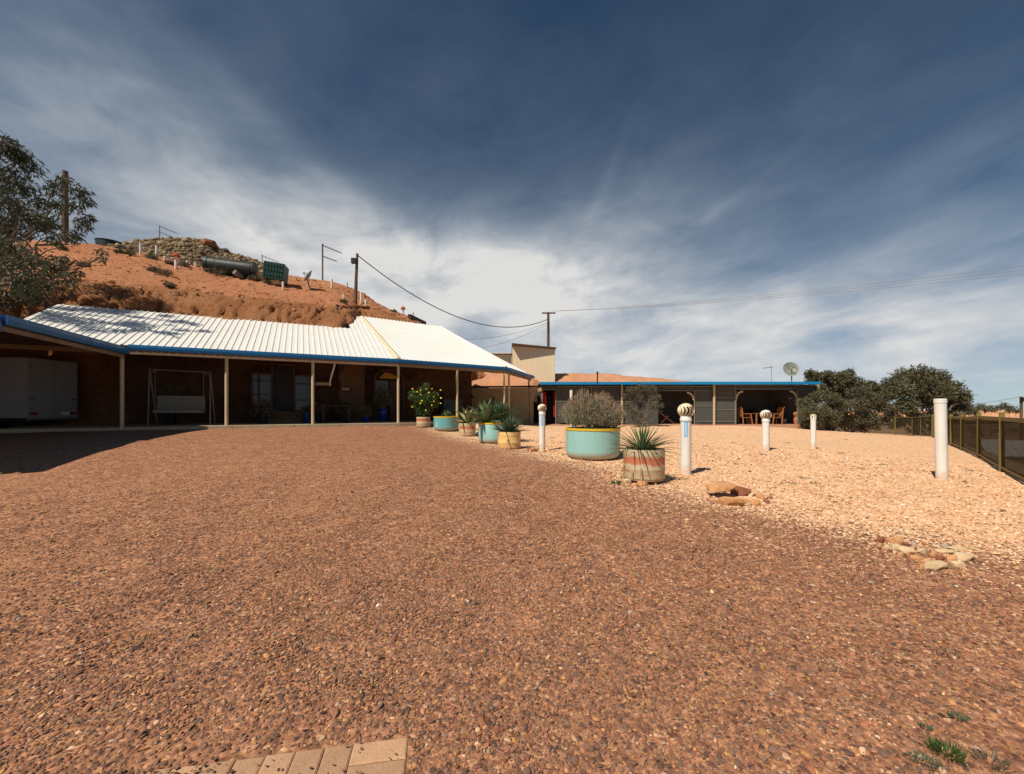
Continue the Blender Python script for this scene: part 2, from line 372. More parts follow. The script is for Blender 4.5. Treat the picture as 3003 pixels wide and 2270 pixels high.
def drum_mat():
    m, nt, b, out = newmat("drum_striped")
    co = objco(nt); z = mknode(nt, "ShaderNodeSeparateXYZ", i0=co).outputs[2]
    wob = mknode(nt, "ShaderNodeTexNoise", Vector=co, Scale=4.0, Detail=3.0).outputs[0]
    zz = mth(nt, "ADD", z, mth(nt, "MULTIPLY", mth(nt, "SUBTRACT", wob, 0.5), 0.14))
    base = mixc(nt, mknode(nt, "ShaderNodeTexNoise", Vector=co, Scale=5.0, Detail=6.0).outputs[0], (0.46, 0.36, 0.22), (0.54, 0.43, 0.27))
    band = mth(nt, "MULTIPLY", maprange(nt, zz, 0.225, 0.245, 0, 1, True), maprange(nt, zz, 0.33, 0.345, 1, 0, True))
    col = mixc(nt, mth(nt, "MULTIPLY", band, 0.85), base, (0.50, 0.135, 0.055))
    sm = mknode(nt, "ShaderNodeTexNoise", Vector=mknode(nt, "ShaderNodeMapping", Vector=co, Scale=(3, 3, 14)).outputs[0], Scale=1.6, Detail=5.0).outputs[0]
    col = mixc(nt, mth(nt, "MULTIPLY", maprange(nt, sm, 0.60, 0.66), maprange(nt, z, 0.24, 0.16)), col, (0.48, 0.16, 0.07))
    col = mixc(nt, maprange(nt, z, 0.06, 0.0, 0, 0.7), col, (0.28, 0.16, 0.10))
    nt.links.new(col, b.inputs["Base Color"]); b.inputs["Roughness"].default_value = 0.6
drum_mat()

def mesh_mat(name, col, alpha):
    m, nt, b, out = newmat(name)
    co = objco(nt)
    nz = mknode(nt, "ShaderNodeTexNoise", Vector=co, Scale=2.0, Detail=4.0).outputs[0]
    c = mixc(nt, nz, col, tuple(x * 1.35 for x in col))
    nt.links.new(c, b.inputs["Base Color"]); b.inputs["Roughness"].default_value = 0.9; b.inputs["Specular IOR Level"].default_value = 0.1
    tr = mknode(nt, "ShaderNodeBsdfTransparent")
    mx = mknode(nt, "ShaderNodeMixShader", i0=alpha); nt.links.new(tr.outputs[0], mx.inputs[1]); nt.links.new(b.outputs[0], mx.inputs[2])
    nt.links.new(mx.outputs[0], out.inputs[0])
mesh_mat("shadecloth", (0.080, 0.081, 0.073), 0.90)
mesh_mat("fence_mesh", (0.040, 0.031, 0.011), 0.76)
mesh_mat("fence_wire", (0.055, 0.045, 0.02), 0.45)

BROWN = [(0.0, (0.075, 0.038, 0.028)), (0.25, (0.19, 0.090, 0.058)), (0.5, (0.315, 0.152, 0.089)), (0.75, (0.43, 0.215, 0.122)), (0.92, (0.54, 0.280, 0.145)), (1.0, (0.68, 0.48, 0.34))]
PALE = [(0.0, (0.34, 0.155, 0.075)), (0.25, (0.61, 0.335, 0.178)), (0.5, (0.76, 0.475, 0.28)), (0.8, (0.82, 0.565, 0.355)), (1.0, (0.85, 0.72, 0.57))]
def ground_mat():
    m, nt, b, out = newmat("gravel_ground")
    co = objco(nt)
    pale = mknode(nt, "ShaderNodeAttribute", {"attribute_name": "pale"}).outputs["Fac"]
    sand = mknode(nt, "ShaderNodeAttribute", {"attribute_name": "sand"}).outputs["Fac"]
    nz = mknode(nt, "ShaderNodeTexNoise", Vector=co, Scale=2.2, Detail=8.0, Roughness=0.7).outputs[0]
    fine = mknode(nt, "ShaderNodeTexNoise", Vector=co, Scale=14.0, Detail=5.0, Roughness=0.7).outputs[0]
    vo = mknode(nt, "ShaderNodeTexVoronoi", Vector=co, Scale=42.0, Randomness=1.0)
    rnd = mknode(nt, "ShaderNodeSeparateColor", i0=vo.outputs["Color"]).outputs[0]
    dist = vo.outputs["Distance"]
    vo2 = mknode(nt, "ShaderNodeTexVoronoi", Vector=co, Scale=9.0, Randomness=1.0)
    rnd2 = mknode(nt, "ShaderNodeSeparateColor", i0=vo2.outputs["Color"]).outputs[1]
    rr = mth(nt, "ADD", mth(nt, "MULTIPLY", rnd, 0.75), mth(nt, "MULTIPLY", rnd2, 0.25))
    pf = mth(nt, "ADD", pale, mth(nt, "ADD", mth(nt, "MULTIPLY", mth(nt, "SUBTRACT", nz, 0.5), 0.5), mth(nt, "MULTIPLY", mth(nt, "SUBTRACT", rnd, 0.5), 0.5)))
    pf = maprange(nt, pf, 0.3, 0.7, 0, 1, True)
    cb, cp = ramp(nt, rr, BROWN), ramp(nt, rr, PALE)
    col = mixc(nt, pf, cb, cp)
    # earth showing between the stones
    earth = mixc(nt, pf, (0.31, 0.135, 0.065), (0.66, 0.39, 0.22))
    gap = maprange(nt, dist, 0.45, 0.75)
    col = mixc(nt, mth(nt, "MULTIPLY", gap, 0.8), col, earth)
    big = mknode(nt, "ShaderNodeTexNoise", Vector=co, Scale=0.55, Detail=5.0, Roughness=0.6).outputs[0]
    patch = mth(nt, "MULTIPLY", maprange(nt, mth(nt, "ADD", mth(nt, "MULTIPLY", big, 0.7), mth(nt, "MULTIPLY", fine, 0.3)), 0.52, 0.62), 0.55)
    col = mixc(nt, patch, col, mixc(nt, pf, (0.39, 0.185, 0.098), (0.76, 0.465, 0.27)))
    weed = maprange(nt, mknode(nt, "ShaderNodeTexNoise", Vector=co, Scale=1.4, Detail=3.0).outputs[0], 0.66, 0.72)
    col = mixc(nt, mth(nt, "MULTIPLY", weed, mth(nt, "MULTIPLY", pf, 0.35)), col, (0.30, 0.22, 0.10))
    grain = mknode(nt, "ShaderNodeTexNoise", Vector=co, Scale=19.0, Detail=6.0, Roughness=0.85).outputs[0]
    col = mixc(nt, 1.0, col, ramp(nt, grain, [(0.36, 0.62), (0.5, 1.06), (0.64, 1.38)]), "MULTIPLY")
    grain2 = mknode(nt, "ShaderNodeTexNoise", Vector=co, Scale=8.0, Detail=5.0, Roughness=0.8).outputs[0]
    col = mixc(nt, mth(nt, "MULTIPLY", pf, 0.8), col, mixc(nt, 1.0, col, ramp(nt, grain2, [(0.36, 0.74), (0.5, 1.06), (0.66, 1.25)]), "MULTIPLY"))
    desert = mixc(nt, nz, (0.42, 0.22, 0.13), (0.52, 0.30, 0.19))
    dsp = maprange(nt, mknode(nt, "ShaderNodeTexNoise", Vector=co, Scale=0.35, Detail=6.0, Roughness=0.75).outputs[0], 0.52, 0.60)
    desert = mixc(nt, mth(nt, "MULTIPLY", dsp, 0.75), desert, (0.10, 0.085, 0.05))
    col = mixc(nt, sand, col, desert)
    nt.links.new(col, b.inputs["Base Color"]); b.inputs["Roughness"].default_value = 0.95; b.inputs["Specular IOR Level"].default_value = 0.15
    hgt = mth(nt, "ADD", mth(nt, "MULTIPLY", mth(nt, "SUBTRACT", 1.0, dist), 0.9), mth(nt, "MULTIPLY", rnd, 0.5))
    nt.links.new(mknode(nt, "ShaderNodeBump", Height=hgt, Strength=0.55, Distance=0.014).outputs[0], b.inputs["Normal"])
ground_mat()
def stone_mat():
    m, nt, b, out = newmat("gravel_stone")
    c = mknode(nt, "ShaderNodeAttribute", {"attribute_name": "col", "attribute_type": "INSTANCER"}).outputs["Color"]
    nz = mknode(nt, "ShaderNodeTexNoise", Vector=objco(nt), Scale=2.2, Detail=4.0, Roughness=0.7).outputs[0]
    c = mixc(nt, 1.0, c, ramp(nt, nz, [(0.3, 0.72), (0.7, 1.22)]), "MULTIPLY")
    nt.links.new(c, b.inputs["Base Color"]); b.inputs["Roughness"].default_value = 0.8; b.inputs["Specular IOR Level"].default_value = 0.25
stone_mat()
def earth_mat(name, c1, c2, c3, bumpd):
    m, nt, b, out = newmat(name)
    co = objco(nt)
    n1 = mknode(nt, "ShaderNodeTexNoise", Vector=co, Scale=0.7, Detail=8.0, Roughness=0.65).outputs[0]
    n2 = mknode(nt, "ShaderNodeTexNoise", Vector=co, Scale=5.5, Detail=8.0, Roughness=0.72).outputs[0]
    n3 = mknode(nt, "ShaderNodeTexNoise", Vector=co, Scale=22.0, Detail=5.0, Roughness=0.7).outputs[0]
    col = mixc(nt, maprange(nt, n1, 0.35, 0.65), c1, c2)
    col = mixc(nt, mth(nt, "MULTIPLY", maprange(nt, n2, 0.52, 0.66), 0.7), col, c3)
    col = mixc(nt, mth(nt, "MULTIPLY", maprange(nt, n3, 0.55, 0.68), 0.5), col, tuple(x * 1.25 for x in c1))
    nt.links.new(col, b.inputs["Base Color"]); b.inputs["Roughness"].default_value = 0.95; b.inputs["Specular IOR Level"].default_value = 0.1
    h = mth(nt, "ADD", n2, mth(nt, "MULTIPLY", n3, 0.6))
    nt.links.new(mknode(nt, "ShaderNodeBump", Height=h, Strength=0.9, Distance=bumpd).outputs[0], b.inputs["Normal"])
earth_mat("hill_earth", (0.68, 0.315, 0.165), (0.60, 0.250, 0.122), (0.38, 0.145, 0.068), 0.16)
earth_mat("hill_face", (0.68, 0.32, 0.15), (0.56, 0.235, 0.10), (0.30, 0.115, 0.05), 0.35)
earth_mat("mound_earth", (0.70, 0.36, 0.20), (0.62, 0.30, 0.165), (0.44, 0.19, 0.10), 0.10)
earth_mat("rubble_earth", (0.27, 0.195, 0.115), (0.20, 0.14, 0.08), (0.12, 0.10, 0.05), 0.15)

# ------------------------------------------------------------------ house frame: section A runs along EA, B and C bend away to the right
EA, NA = Vector((0.891, 0.454)), Vector((-0.454, 0.891))
EB, NB = Vector((0.803, 0.596)), Vector((-0.596, 0.803))
P2 = Vector((-7.34, 15.27)); SP3 = 3.106
P3 = P2 + EA * SP3
P5 = P3 + EB * 5.31
E6 = Vector((1.17, 24.9)); EC = (E6 - P5).normalized(); NC = Vector((-EC.y, EC.x)); LC = (E6 - P5).length
def SA(s, w, z): p = P2 + EA * s + NA * w; return Vector((p.x, p.y, z))
def SB(s, w, z): p = P3 + EB * s + NB * w; return Vector((p.x, p.y, z))
def SCc(s, w, z): p = P5 + EC * s + NC * w; return Vector((p.x, p.y, z))
ZS, ZE, KR = 0.79, 3.36, 0.448                       # slab top, eave height, roof slope
def on_wall(fn, org2, e, n, w, px, py):              # point of a wall plane (offset w behind the eave) seen at photo pixel px, py
    r = (px - CX) / F
    o = org2 + n * w
    s = (r * o.y - o.x) / (e.x - r * e.y)
    p = o + e * s
    return s, CAMZ + (HY - py) / F * p.y
def wallA(px, py, w=3.0): return on_wall(SA, P2, EA, NA, w, px, py)
def wallB(px, py, w=3.0): return on_wall(SB, P3, EB, NB, w, px, py)

# ------------------------------------------------------------------ ground
FENCE = [(4.9, 2.87), (7.3, 5.5), (9.99, 8.45), (12.4, 11.0), (15.1, 13.9), (16.65, 15.7), (19.3, 18.6), (22.0, 21.6)]
ctrl = [(0,-6,0),(0,0,0),(-1.2,1.7,0),(1.5,1.7,0.01),(-4,2,.03),(4,2,.05),(1.9,5.9,.32),(-.07,10.3,.36),(-1.53,14.0,.42),(-3.53,16.2,.62),
        (-2.44,15.0,.555),(-.54,11.9,.39),(1.65,8.4,.35),(.72,9.9,.37),(2.77,6.6,.31),(6.25,10.2,.33),(8,11,.30),(7.5,7.2,.12),(2,23,.42),(8,23,.42),
        (14,23,.38),(18,23,.12),(22,27,-.2),(26,30,-.35),(-9,9,.62),(-14,8,.62),(-9,5,.36),(-6,2,.10),(3.3,3.3,.17),(2.67,4.83,.27),(4.6,5,.2),
        (-20,-10,0),(20,-10,-.3),(-40,10,.6),(-30,30,.8),(45,45,-1),(10,40,.5),(.6,20,.55),(12,17,.12),(5,15,.36),(-16,13,.66),(-20,14,.68)]
for s in (-6, -4, -2, 0, 2): p = SA(s, -0.5, 0); ctrl.append((p.x, p.y, 0.69))
for s in (1, 3, 5): p = SB(s, -0.5, 0); ctrl.append((p.x, p.y, 0.68))
for s in (-6, 0): p = SA(s, 3, 0); ctrl.append((p.x, p.y, 0.7))
for (x, y), z in zip(FENCE, (.08, .09, .07, .046, -.02, -.04, -.1, -.14)): ctrl.append((x, y, z))
ctrl = np.array(ctrl, float)
def tps(r2): return np.where(r2 > 1e-9, 0.5 * r2 * np.log(np.maximum(r2, 1e-9)), 0.0)
_n = len(ctrl); _d2 = ((ctrl[:, None, :2] - ctrl[None, :, :2]) ** 2).sum(-1)
_K = np.zeros((_n + 3, _n + 3)); _K[:_n, :_n] = tps(_d2) + np.eye(_n) * 0.8
_K[:_n, _n] = 1; _K[:_n, _n + 1:] = ctrl[:, :2]; _K[_n, :_n] = 1; _K[_n + 1:, :_n] = ctrl[:, :2].T
_W = np.linalg.solve(_K, np.concatenate([ctrl[:, 2], np.zeros(3)]))
def sstep(a, b, x): t = np.clip((x - a) / (b - a), 0, 1); return t * t * (3 - 2 * t)
FA, FD = np.array(FENCE[2]), np.array([0.674, 0.738])
def gz(x, y):
    x, y = np.atleast_1d(np.asarray(x, float)), np.atleast_1d(np.asarray(y, float))
    sh = x.shape; x, y = x.ravel(), y.ravel(); z = np.empty_like(x)
    for i in range(0, len(x), 20000):
        a, b = x[i:i + 20000], y[i:i + 20000]
        d2 = (a[:, None] - ctrl[None, :, 0]) ** 2 + (b[:, None] - ctrl[None, :, 1]) ** 2
        z[i:i + 20000] = tps(d2) @ _W[:_n] + _W[_n] + a * _W[_n + 1] + b * _W[_n + 2]
    r = np.hypot(x - 2, y - 12)
    z = z * (1 - sstep(30, 55, r)) + np.where(x < 4, 0.3, -1.2) * sstep(30, 55, r)
    d = (x - FA[0]) * FD[1] - (y - FA[1]) * FD[0]          # metres beyond the right-hand fence
    z = z - 2.3 * sstep(0.35, 4.5, d) * sstep(-60, -40, -np.abs(d)) - 0.0
    z = z - 2.5 * sstep(60, 300, r)
    z = z + 0.03 * (vn(x * 0.9, y * 0.9) - 0.5) + 0.012 * (vn(x * 3.1, y * 3.1) - 0.5)
    return z.reshape(sh)
def g1(x, y): return float(gz([x], [y])[0])
BL = np.array([(-9, 30), (-6.0, 22), (-3.2, 16.6), (-1.2, 12.4), (0.5, 9.3), (1.35, 7.2), (1.9, 5.6), (2.45, 4.7), (3.05, 4.0), (4.0, 3.35), (6.0, 2.9), (30, 1)], float)
def pale_f(x, y):                                       # share of the pale sandstone gravel (1) against the brown gibber gravel (0)
    x, y = np.asarray(x, float), np.asarray(y, float)
    best = np.full(x.shape, 1e9); sg = np.zeros(x.shape)
    for (ax, ay), (bx, by) in zip(BL[:-1], BL[1:]):
        ex, ey = bx - ax, by - ay; L2 = ex * ex + ey * ey
        t = np.clip(((x - ax) * ex + (y - ay) * ey) / L2, 0, 1)
        d = np.hypot(x - ax - t * ex, y - ay - t * ey)
        side = ex * (y - ay) - ey * (x - ax)
        m = d < best; best = np.where(m, d, best); sg = np.where(m, np.sign(side), sg)
    wd = 0.62 + 0.055 * np.maximum(y, 0)
    f = 0.5 + 0.5 * np.clip(sg * best / wd, -1, 1)
    f = f + 0.35 * (fbm(x * 1.3, y * 1.3, 3.0, 3) - 0.5) * (1 - np.abs(2 * f - 1))
    f = np.maximum(f, 0.40 * np.exp(-best / 1.3) * (sg < 0) * np.clip((12 - y) / 6, 0, 1))
    return np.clip(f, 0, 1)
tx = np.linspace(-1, 1, 281); GX = 4.33 * np.sinh(6.0 * tx)
ty = np.linspace(-0.62, 1, 250); GY = 7.0 + 4.33 * np.sinh(6.1 * ty)
gx, gy = np.meshgrid(GX, GY); gzv = gz(gx, gy)
ground = nmesh("ground", np.stack([gx, gy, gzv], -1).reshape(-1, 3), gridfaces(len(GY), len(GX)), MATS["gravel_ground"], smooth=True)
structure(ground)
pal = pale_f(gx, gy)
dfence = (gx - FA[0]) * FD[1] - (gy - FA[1]) * FD[0]
san = np.maximum(sstep(0.5, 2.0, dfence), sstep(34, 48, np.hypot(gx - 2, gy - 12)))
for nm, val in (("pale", pal), ("sand", san)):
    a = ground.data.attributes.new(nm, "FLOAT", "POINT"); a.data.foreach_set("value", val.ravel().astype(np.float32))

# ------------------------------------------------------------------ dugout hill behind the house
def tab(x, xs, ys): return np.interp(x, xs, ys)
CR_X = [-900, -300, 89, 187, 272, 346, 450, 560, 700, 838, 930, 971, 1020, 1061, 1107, 1147, 1202, 1245, 1290, 1400, 1500]
CR_Y = [690, 700, 704, 708, 716, 729, 748, 772, 800, 806, 820, 824, 840, 858, 889, 908, 928, 950, 985, 1070, 1130]
LP_X = [-900, -200, 250, 500, 800, 1000, 1040, 1070, 1107, 1147, 1202, 1245, 1290, 1400, 1500]
LP_Y = [800, 815, 828, 848, 884, 900, 905, 905, 912, 925, 940, 958, 1000, 1080, 1140]
def zof(X, Y, pxs, pys): return CAMZ + (HY - tab(CX + F * X / Y, pxs, pys)) / F * Y
ns, hs = 330, np.linspace(-17, 13, 330)
wc = np.interp(hs, [-17, -9, -7.5, 1.2, 1.9, 2.7, 7.2, 10, 13], [5.0, 4.6, 3.8, 3.72, 4.6, 7.3, 8.3, 9.0, 9.5])
wc = wc + 0.35 * (fbm(hs * 0.8, hs * 0, 1.0, 3) - 0.5) * np.clip((2.2 - hs) * 2, 0, 1)
rows = []
def hrow(wv, zv): rows.append((wv, zv))
X = lambda wv: P2.x + EA.x * hs + NA.x * wv
Y = lambda wv: P2.y + EA.y * hs + NA.y * wv
wl = wc + 1.5; zl = zof(X(wl), Y(wl), LP_X, LP_Y)
wcr = np.full(ns, 13.2); zc = zof(X(wcr), Y(wcr), CR_X, CR_Y)
zr = np.minimum(ZE + KR * wc, zl - 0.35)                 # roof level at the cut
zb = np.full(ns, 0.3)
for t in np.linspace(0, 1, 7): hrow(wc + 0.6 - 0.5 * t, zb + (zr - 0.5 - zb) * t)
for t in np.linspace(0.12, 1, 14): hrow(wc + 0.1 + 1.4 * t ** 1.35, zr - 0.5 + (zl - zr + 0.5) * (t ** 0.9))
for t in np.linspace(0, 1, 62)[1:]:
    wv = wl * (1 - t) + wcr * t
    hrow(wv, zl + (zc - zl) * (t * 0.9 + 0.1 * math.sin(t * math.pi / 2)))
for dwv, dz in ((0.8, -.05), (2, -.35), (4, -.9), (8, -1.6), (16, -3.5), (30, -6), (50, -11)): hrow(wcr + dwv, np.maximum(zc + dz, -1))
W_, Z_ = np.array([r[0] for r in rows]), np.array([r[1] for r in rows])
S_ = np.broadcast_to(hs, W_.shape)
HX, HY_ = P2.x + EA.x * S_ + NA.x * W_, P2.y + EA.y * S_ + NA.y * W_
nr = len(rows); rowi = np.arange(nr)[:, None]
face = ((rowi > 2) & (rowi < 24)).astype(float)
amp_top = 0.26 * (fbm(S_ * 0.7, W_ * 0.7, 0, 4) - 0.5) + 0.17 * (fbm(S_ * 3.2, W_ * 3.2, 2.0, 4) - 0.5)
slopeamp = np.clip((rowi - 20) / 6, 0, 1) * np.clip((nr - 8 - rowi) / 4, 0.25, 1)
Zh = Z_ + amp_top * slopeamp + 0.22 * (fbm(S_ * 2.6, Z_ * 2.2, 5.0, 4) - 0.5) * face
gul = np.abs(fbm(S_ * 2.2, Z_ * 0.5, 12.0, 4) - 0.5)
push = face * (0.45 * (fbm(S_ * 1.2, Z_ * 1.6, 8.0, 5) - 0.5) + 0.36 * (fbm(S_ * 7.0, Z_ * 5.0, 4.0, 4) - 0.5) + 0.28 * np.exp(-gul * 26))
HX = HX - NA.x * push * -1.0; HY_ = HY_ + NA.y * push
hill = nmesh("hill", np.stack([HX, HY_, Zh], -1).reshape(-1, 3), gridfaces(nr, ns), [MATS["hill_earth"], MATS["hill_face"]], smooth=True)
structure(hill)
mi = np.zeros((nr - 1, ns - 1), np.int32); mi[:22] = 1
hill.data.polygons.foreach_set("material_index", mi.ravel())

# stony crest behind
ST_X = [260, 346, 397, 458, 537, 575, 621, 650, 684, 745, 775, 830, 900]
ST_Y = [745, 727, 714, 706, 705, 703, 711, 733, 745, 763, 773, 805, 850]
ss = np.linspace(-14, 0.5, 130); rws = []
for t in np.linspace(0, 1, 34):
    wv = 10.9 + 6.6 * t
    Xa, Ya = P2.x + EA.x * ss + NA.x * wv, P2.y + EA.y * ss + NA.y * wv
    zlow = zof(Xa, Ya, CR_X, CR_Y) - 0.9
    wtop = 17.5; Xt, Yt = P2.x + EA.x * ss + NA.x * wtop, P2.y + EA.y * ss + NA.y * wtop
    ztop = zof(Xt, Yt, ST_X, ST_Y)
    zb0 = zof(P2.x + EA.x * ss + NA.x * 10.9, P2.y + EA.y * ss + NA.y * 10.9, CR_X, CR_Y) - 1.1
    zz = zb0 + (ztop - zb0) * (1 - (1 - t) ** 1.25)
    rws.append(np.stack([Xa, Ya, zz + 0.4 * (fbm(ss * 1.2, np.full_like(ss, wv * 1.2), 3, 4) - 0.5) * min(1, 6 * (1 - t) + .25)], -1))
for dwv, dz in ((1, -.2), (3, -1.2), (7, -4), (14, -9)):
    wv = 17.5 + dwv
    rws.append(np.stack([P2.x + EA.x * ss + NA.x * wv, P2.y + EA.y * ss + NA.y * wv, ztop + dz], -1))
rws = np.array(rws)
stony = nmesh("stony_crest", rws.reshape(-1, 3), gridfaces(len(rws), len(ss)), MATS["rubble_earth"], smooth=True)
structure(stony)

# red earth mound behind the low building, with the drop under the far roof end
MD_X = [1200, 1300, 1400, 1480, 1563, 1634, 1740, 1802, 1850, 1958, 2100, 2300]
MD_Y = [1075, 1086, 1092, 1098, 1101, 1096, 1096, 1099, 1104, 1113, 1124, 1140]
mx = np.linspace(-9, 18, 110); rws = []
yf = np.interp(mx, [-9, 1.3, 2.0, 18], [26.6, 26.4, 28.7, 28.7])
zf = np.interp(mx, [-9, 1.3, 2.0, 18], [2.1, 2.2, 2.6, 2.4])
zrg = CAMZ + (HY - tab(CX + F * mx / 31.0, MD_X, MD_Y)) / F * 31.0
for yy, zz in [(yf, zf * 0 - 0.2), (yf + .05, zf)] + [(yf + (31 - yf) * t, zf + (zrg - zf) * math.sin(t * math.pi / 2) ** 0.75) for t in np.linspace(0.06, 1, 26)] + [(yf * 0 + 33, zrg - .15), (yf * 0 + 38, zrg - 1), (yf * 0 + 50, zrg - 4)]:
    rws.append(np.stack([mx, yy + 0.0 * mx, zz + 0.30 * (fbm(mx * 1.4, yy * 1.4, 2, 4) - 0.5) + 0.16 * (fbm(mx * 5, yy * 5, 6, 3) - 0.5)], -1))
rws = np.array(rws)
mound = nmesh("earth_mound", rws.reshape(-1, 3), gridfaces(len(rws), len(mx)), MATS["mound_earth"], smooth=True)
structure(mound)

# far low ridge on the plain
fr = []
fx_ = np.linspace(-50, 420, 120)
for yy, k in ((170, 0.0), (176, 0.7), (184, 1.0), (200, 0.6), (230, -.3)):
    fr.append(np.stack([fx_, yy + fx_ * 0.15, -4.5 + k * (4.6 + 3.2 * (fbm(fx_ * 0.05, fx_ * 0, 1, 3) - 0.3))], -1))
fr = np.array(fr)
structure(nmesh("far_ridge", fr.reshape(-1, 3), gridfaces(len(fr), len(fx_)), MATS["mound_earth"], smooth=True))

# ray-casting on the terrain to stand things on it
def bvh_of(o):
    return BVHTree.FromPolygons([v.co + o.location for v in o.data.vertices], [tuple(p.vertices) for p in o.data.polygons])
BV = [bvh_of(hill), bvh_of(mound), bvh_of(stony)]
def hillpt(px, py, which=(0, 1, 2), maxtry=40):
    """first terrain point under photo pixel (px, py), looking a little lower if the ray misses"""
    for k in range(maxtry):
        d = Vector(((px - CX) / F, 1.0, (HY - py - k) / F)).normalized(); best = None
        for i in which:
            hit = BV[i].ray_cast(Vector((0, 0, CAMZ)), d)
            if hit[0] is not None and (best is None or hit[3] < best[3]): best = hit
        if best: return best[0]
    return at(px, py, 25)

# rubble on the stony crest: one uncountable mass of angular rocks
def rockverts(rx, ry, rz, seed, cuts=7):
    rr = random.Random(seed); phi = (1 + 5 ** .5) / 2
    base = [Vector(p).normalized() for p in ((-1,phi,0),(1,phi,0),(-1,-phi,0),(1,-phi,0),(0,-1,phi),(0,1,phi),(0,-1,-phi),(0,1,-phi),(phi,0,-1),(phi,0,1),(-phi,0,-1),(-phi,0,1))]
    vs = [Vector((p.x * rx * rr.uniform(.75, 1.2), p.y * ry * rr.uniform(.75, 1.2), p.z * rz * rr.uniform(.75, 1.15))) for p in base]
    return vs
ICOF = [(0,11,5),(0,5,1),(0,1,7),(0,7,10),(0,10,11),(1,5,9),(5,11,4),(11,10,2),(10,7,6),(7,1,8),(3,9,4),(3,4,2),(3,2,6),(3,6,8),(3,8,9),(4,9,5),(2,4,11),(6,2,10),(8,6,7),(9,8,1)]
sv, sf = [], []; smi = []
fl = rws
SV = np.array([v.co for v in stony.data.vertices]).reshape(-1, len(ss), 3)
rr = random.Random(3)
for k in range(6500):
    i = int(33 * rr.random() ** 0.9); j = rr.randrange(1, len(ss) - 1)
    p = Vector(SV[i, j]) + Vector((rr.uniform(-.1, .1), rr.uniform(-.1, .1), 0))
    sz = 0.035 + 0.11 * rr.random() ** 2.5 + (0.12 if rr.random() < .025 else 0)
    q = Matrix.Rotation(rr.uniform(0, 6.3), 3, "Z") @ Matrix.Rotation(rr.uniform(-1.2, 1.2), 3, "X")
    b = len(sv)
    sv.extend([tuple(p + q @ v) for v in rockverts(sz * rr.uniform(.9, 1.5), sz * rr.uniform(.7, 1.1), sz * rr.uniform(.55, 1.1), k)])
    sf.extend([tuple(a + b for a in f) for f in ICOF]); smi.extend([rr.choice((0, 1, 1, 2, 3))] * 20)
rub = nmesh("rubble", sv, sf, [MATS["rubble_pale"], MATS["rubble_tan"], MATS["rubble_earth"], MATS["rubble_tan"]])
rub.data.polygons.foreach_set("material_index", np.array(smi, np.int32))
tag(rub, "loose tan and grey rubble covering the stony hill crest", "rubble", kind="stuff")

# small stones and clods scattered over the red slope
sv, sf, smi = [], [], []
HV = np.array([v.co for v in hill.data.vertices]).reshape(nr, ns, 3)
for k in range(3000):
    i = rr.randrange(16, 80); j = rr.randrange(30, ns - 5)
    p = Vector(HV[i, j]); sz = 0.015 + 0.075 * rr.random() ** 3.5
    b = len(sv); sv.extend([tuple(p + v) for v in rockverts(sz * rr.uniform(.9, 1.5), sz, sz * .7, k + 9000)])
    sf.extend([tuple(a + b for a in f) for f in ICOF]); smi.extend([rr.choice((0, 0, 1))] * 20)
cl = nmesh("clods", sv, sf, [MATS["hill_face"], MATS["rock_tan"]])
cl.data.polygons.foreach_set("material_index", np.array(smi, np.int32))
tag(cl, "small clods and stones scattered over the red slope", "stones", kind="stuff")

# ------------------------------------------------------------------ dugout house
house = thing("dugout_house", "long dugout house front under white ribbed veranda roof with blue gutter", "house", SA(0, 1.5, ZS))
def ribbed(fn, s0, s1, wlo, whi, name, k=KR, z0=ZE, pitch=0.2, parent=house, mt="roof_white", per=4):
    prof = [(0.0, 0.0), (0.128, 0.0), (0.148, 0.030), (0.180, 0.030), (0.2, 0.0)]
    n = int(round((s1 - s0) / pitch)); out = []
    for a in range(0, n, per):
        m = MB(); cols = []
        for i in range(a, min(a + per, n)):
            for u, h in prof[:-1]: cols.append((s0 + i * pitch + u * pitch / 0.2, h))
        cols.append((s0 + min(a + per, n) * pitch, 0.0))
        vs = []; seg = 3
        for s, h in cols:
            lo, hi = wlo(s), max(whi(s), wlo(s) + 0.01)
            for q in range(seg + 1):
                wv = lo + (hi - lo) * q / seg
                vs.append(fn(s, wv, z0 + k * wv + h))
        fs = [(c * (seg + 1) + q, (c + 1) * (seg + 1) + q, (c + 1) * (seg + 1) + q + 1, c * (seg + 1) + q + 1) for c in range(len(cols) - 1) for q in range(seg)]
        m.add(vs, fs); out.append(build(m, name, MATS[mt], parent))
    return out
HIPW = 6.6
def wA(s):
    if s < 1.7: return 4.05
    if s < 2.54: return HIPW
    return max(HIPW * (SP3 - s) / (SP3 - 2.54), 0.0)
ribbed(SA, -8.294, SP3, lambda s: -0.05, wA, "roof_sheet")
def hipB(s): return HIPW * min(max(s / 0.539, 0), 1) if s < 0.539 else 6.75
ribbed(SB, 0.0, 5.4, lambda s: -0.05, hipB, "roof_sheet")
A5 = Vector((-4.41, 25.35)); r5 = A5 - P5; s5, w5 = r5.dot(EC), r5.dot(NC); zA5 = ZE + KR * 6.8; kC = (zA5 - ZE) / w5
def wC(s): return w5 * (s / s5) if s < s5 else w5 * (LC - s) / (LC - s5)
ribbed(SCc, 0.0, LC, lambda s: -0.05, lambda s: max(wC(s), 0.0), "roof_sheet", k=kC)
ap = SA(2.54, HIPW, ZE + KR * HIPW)
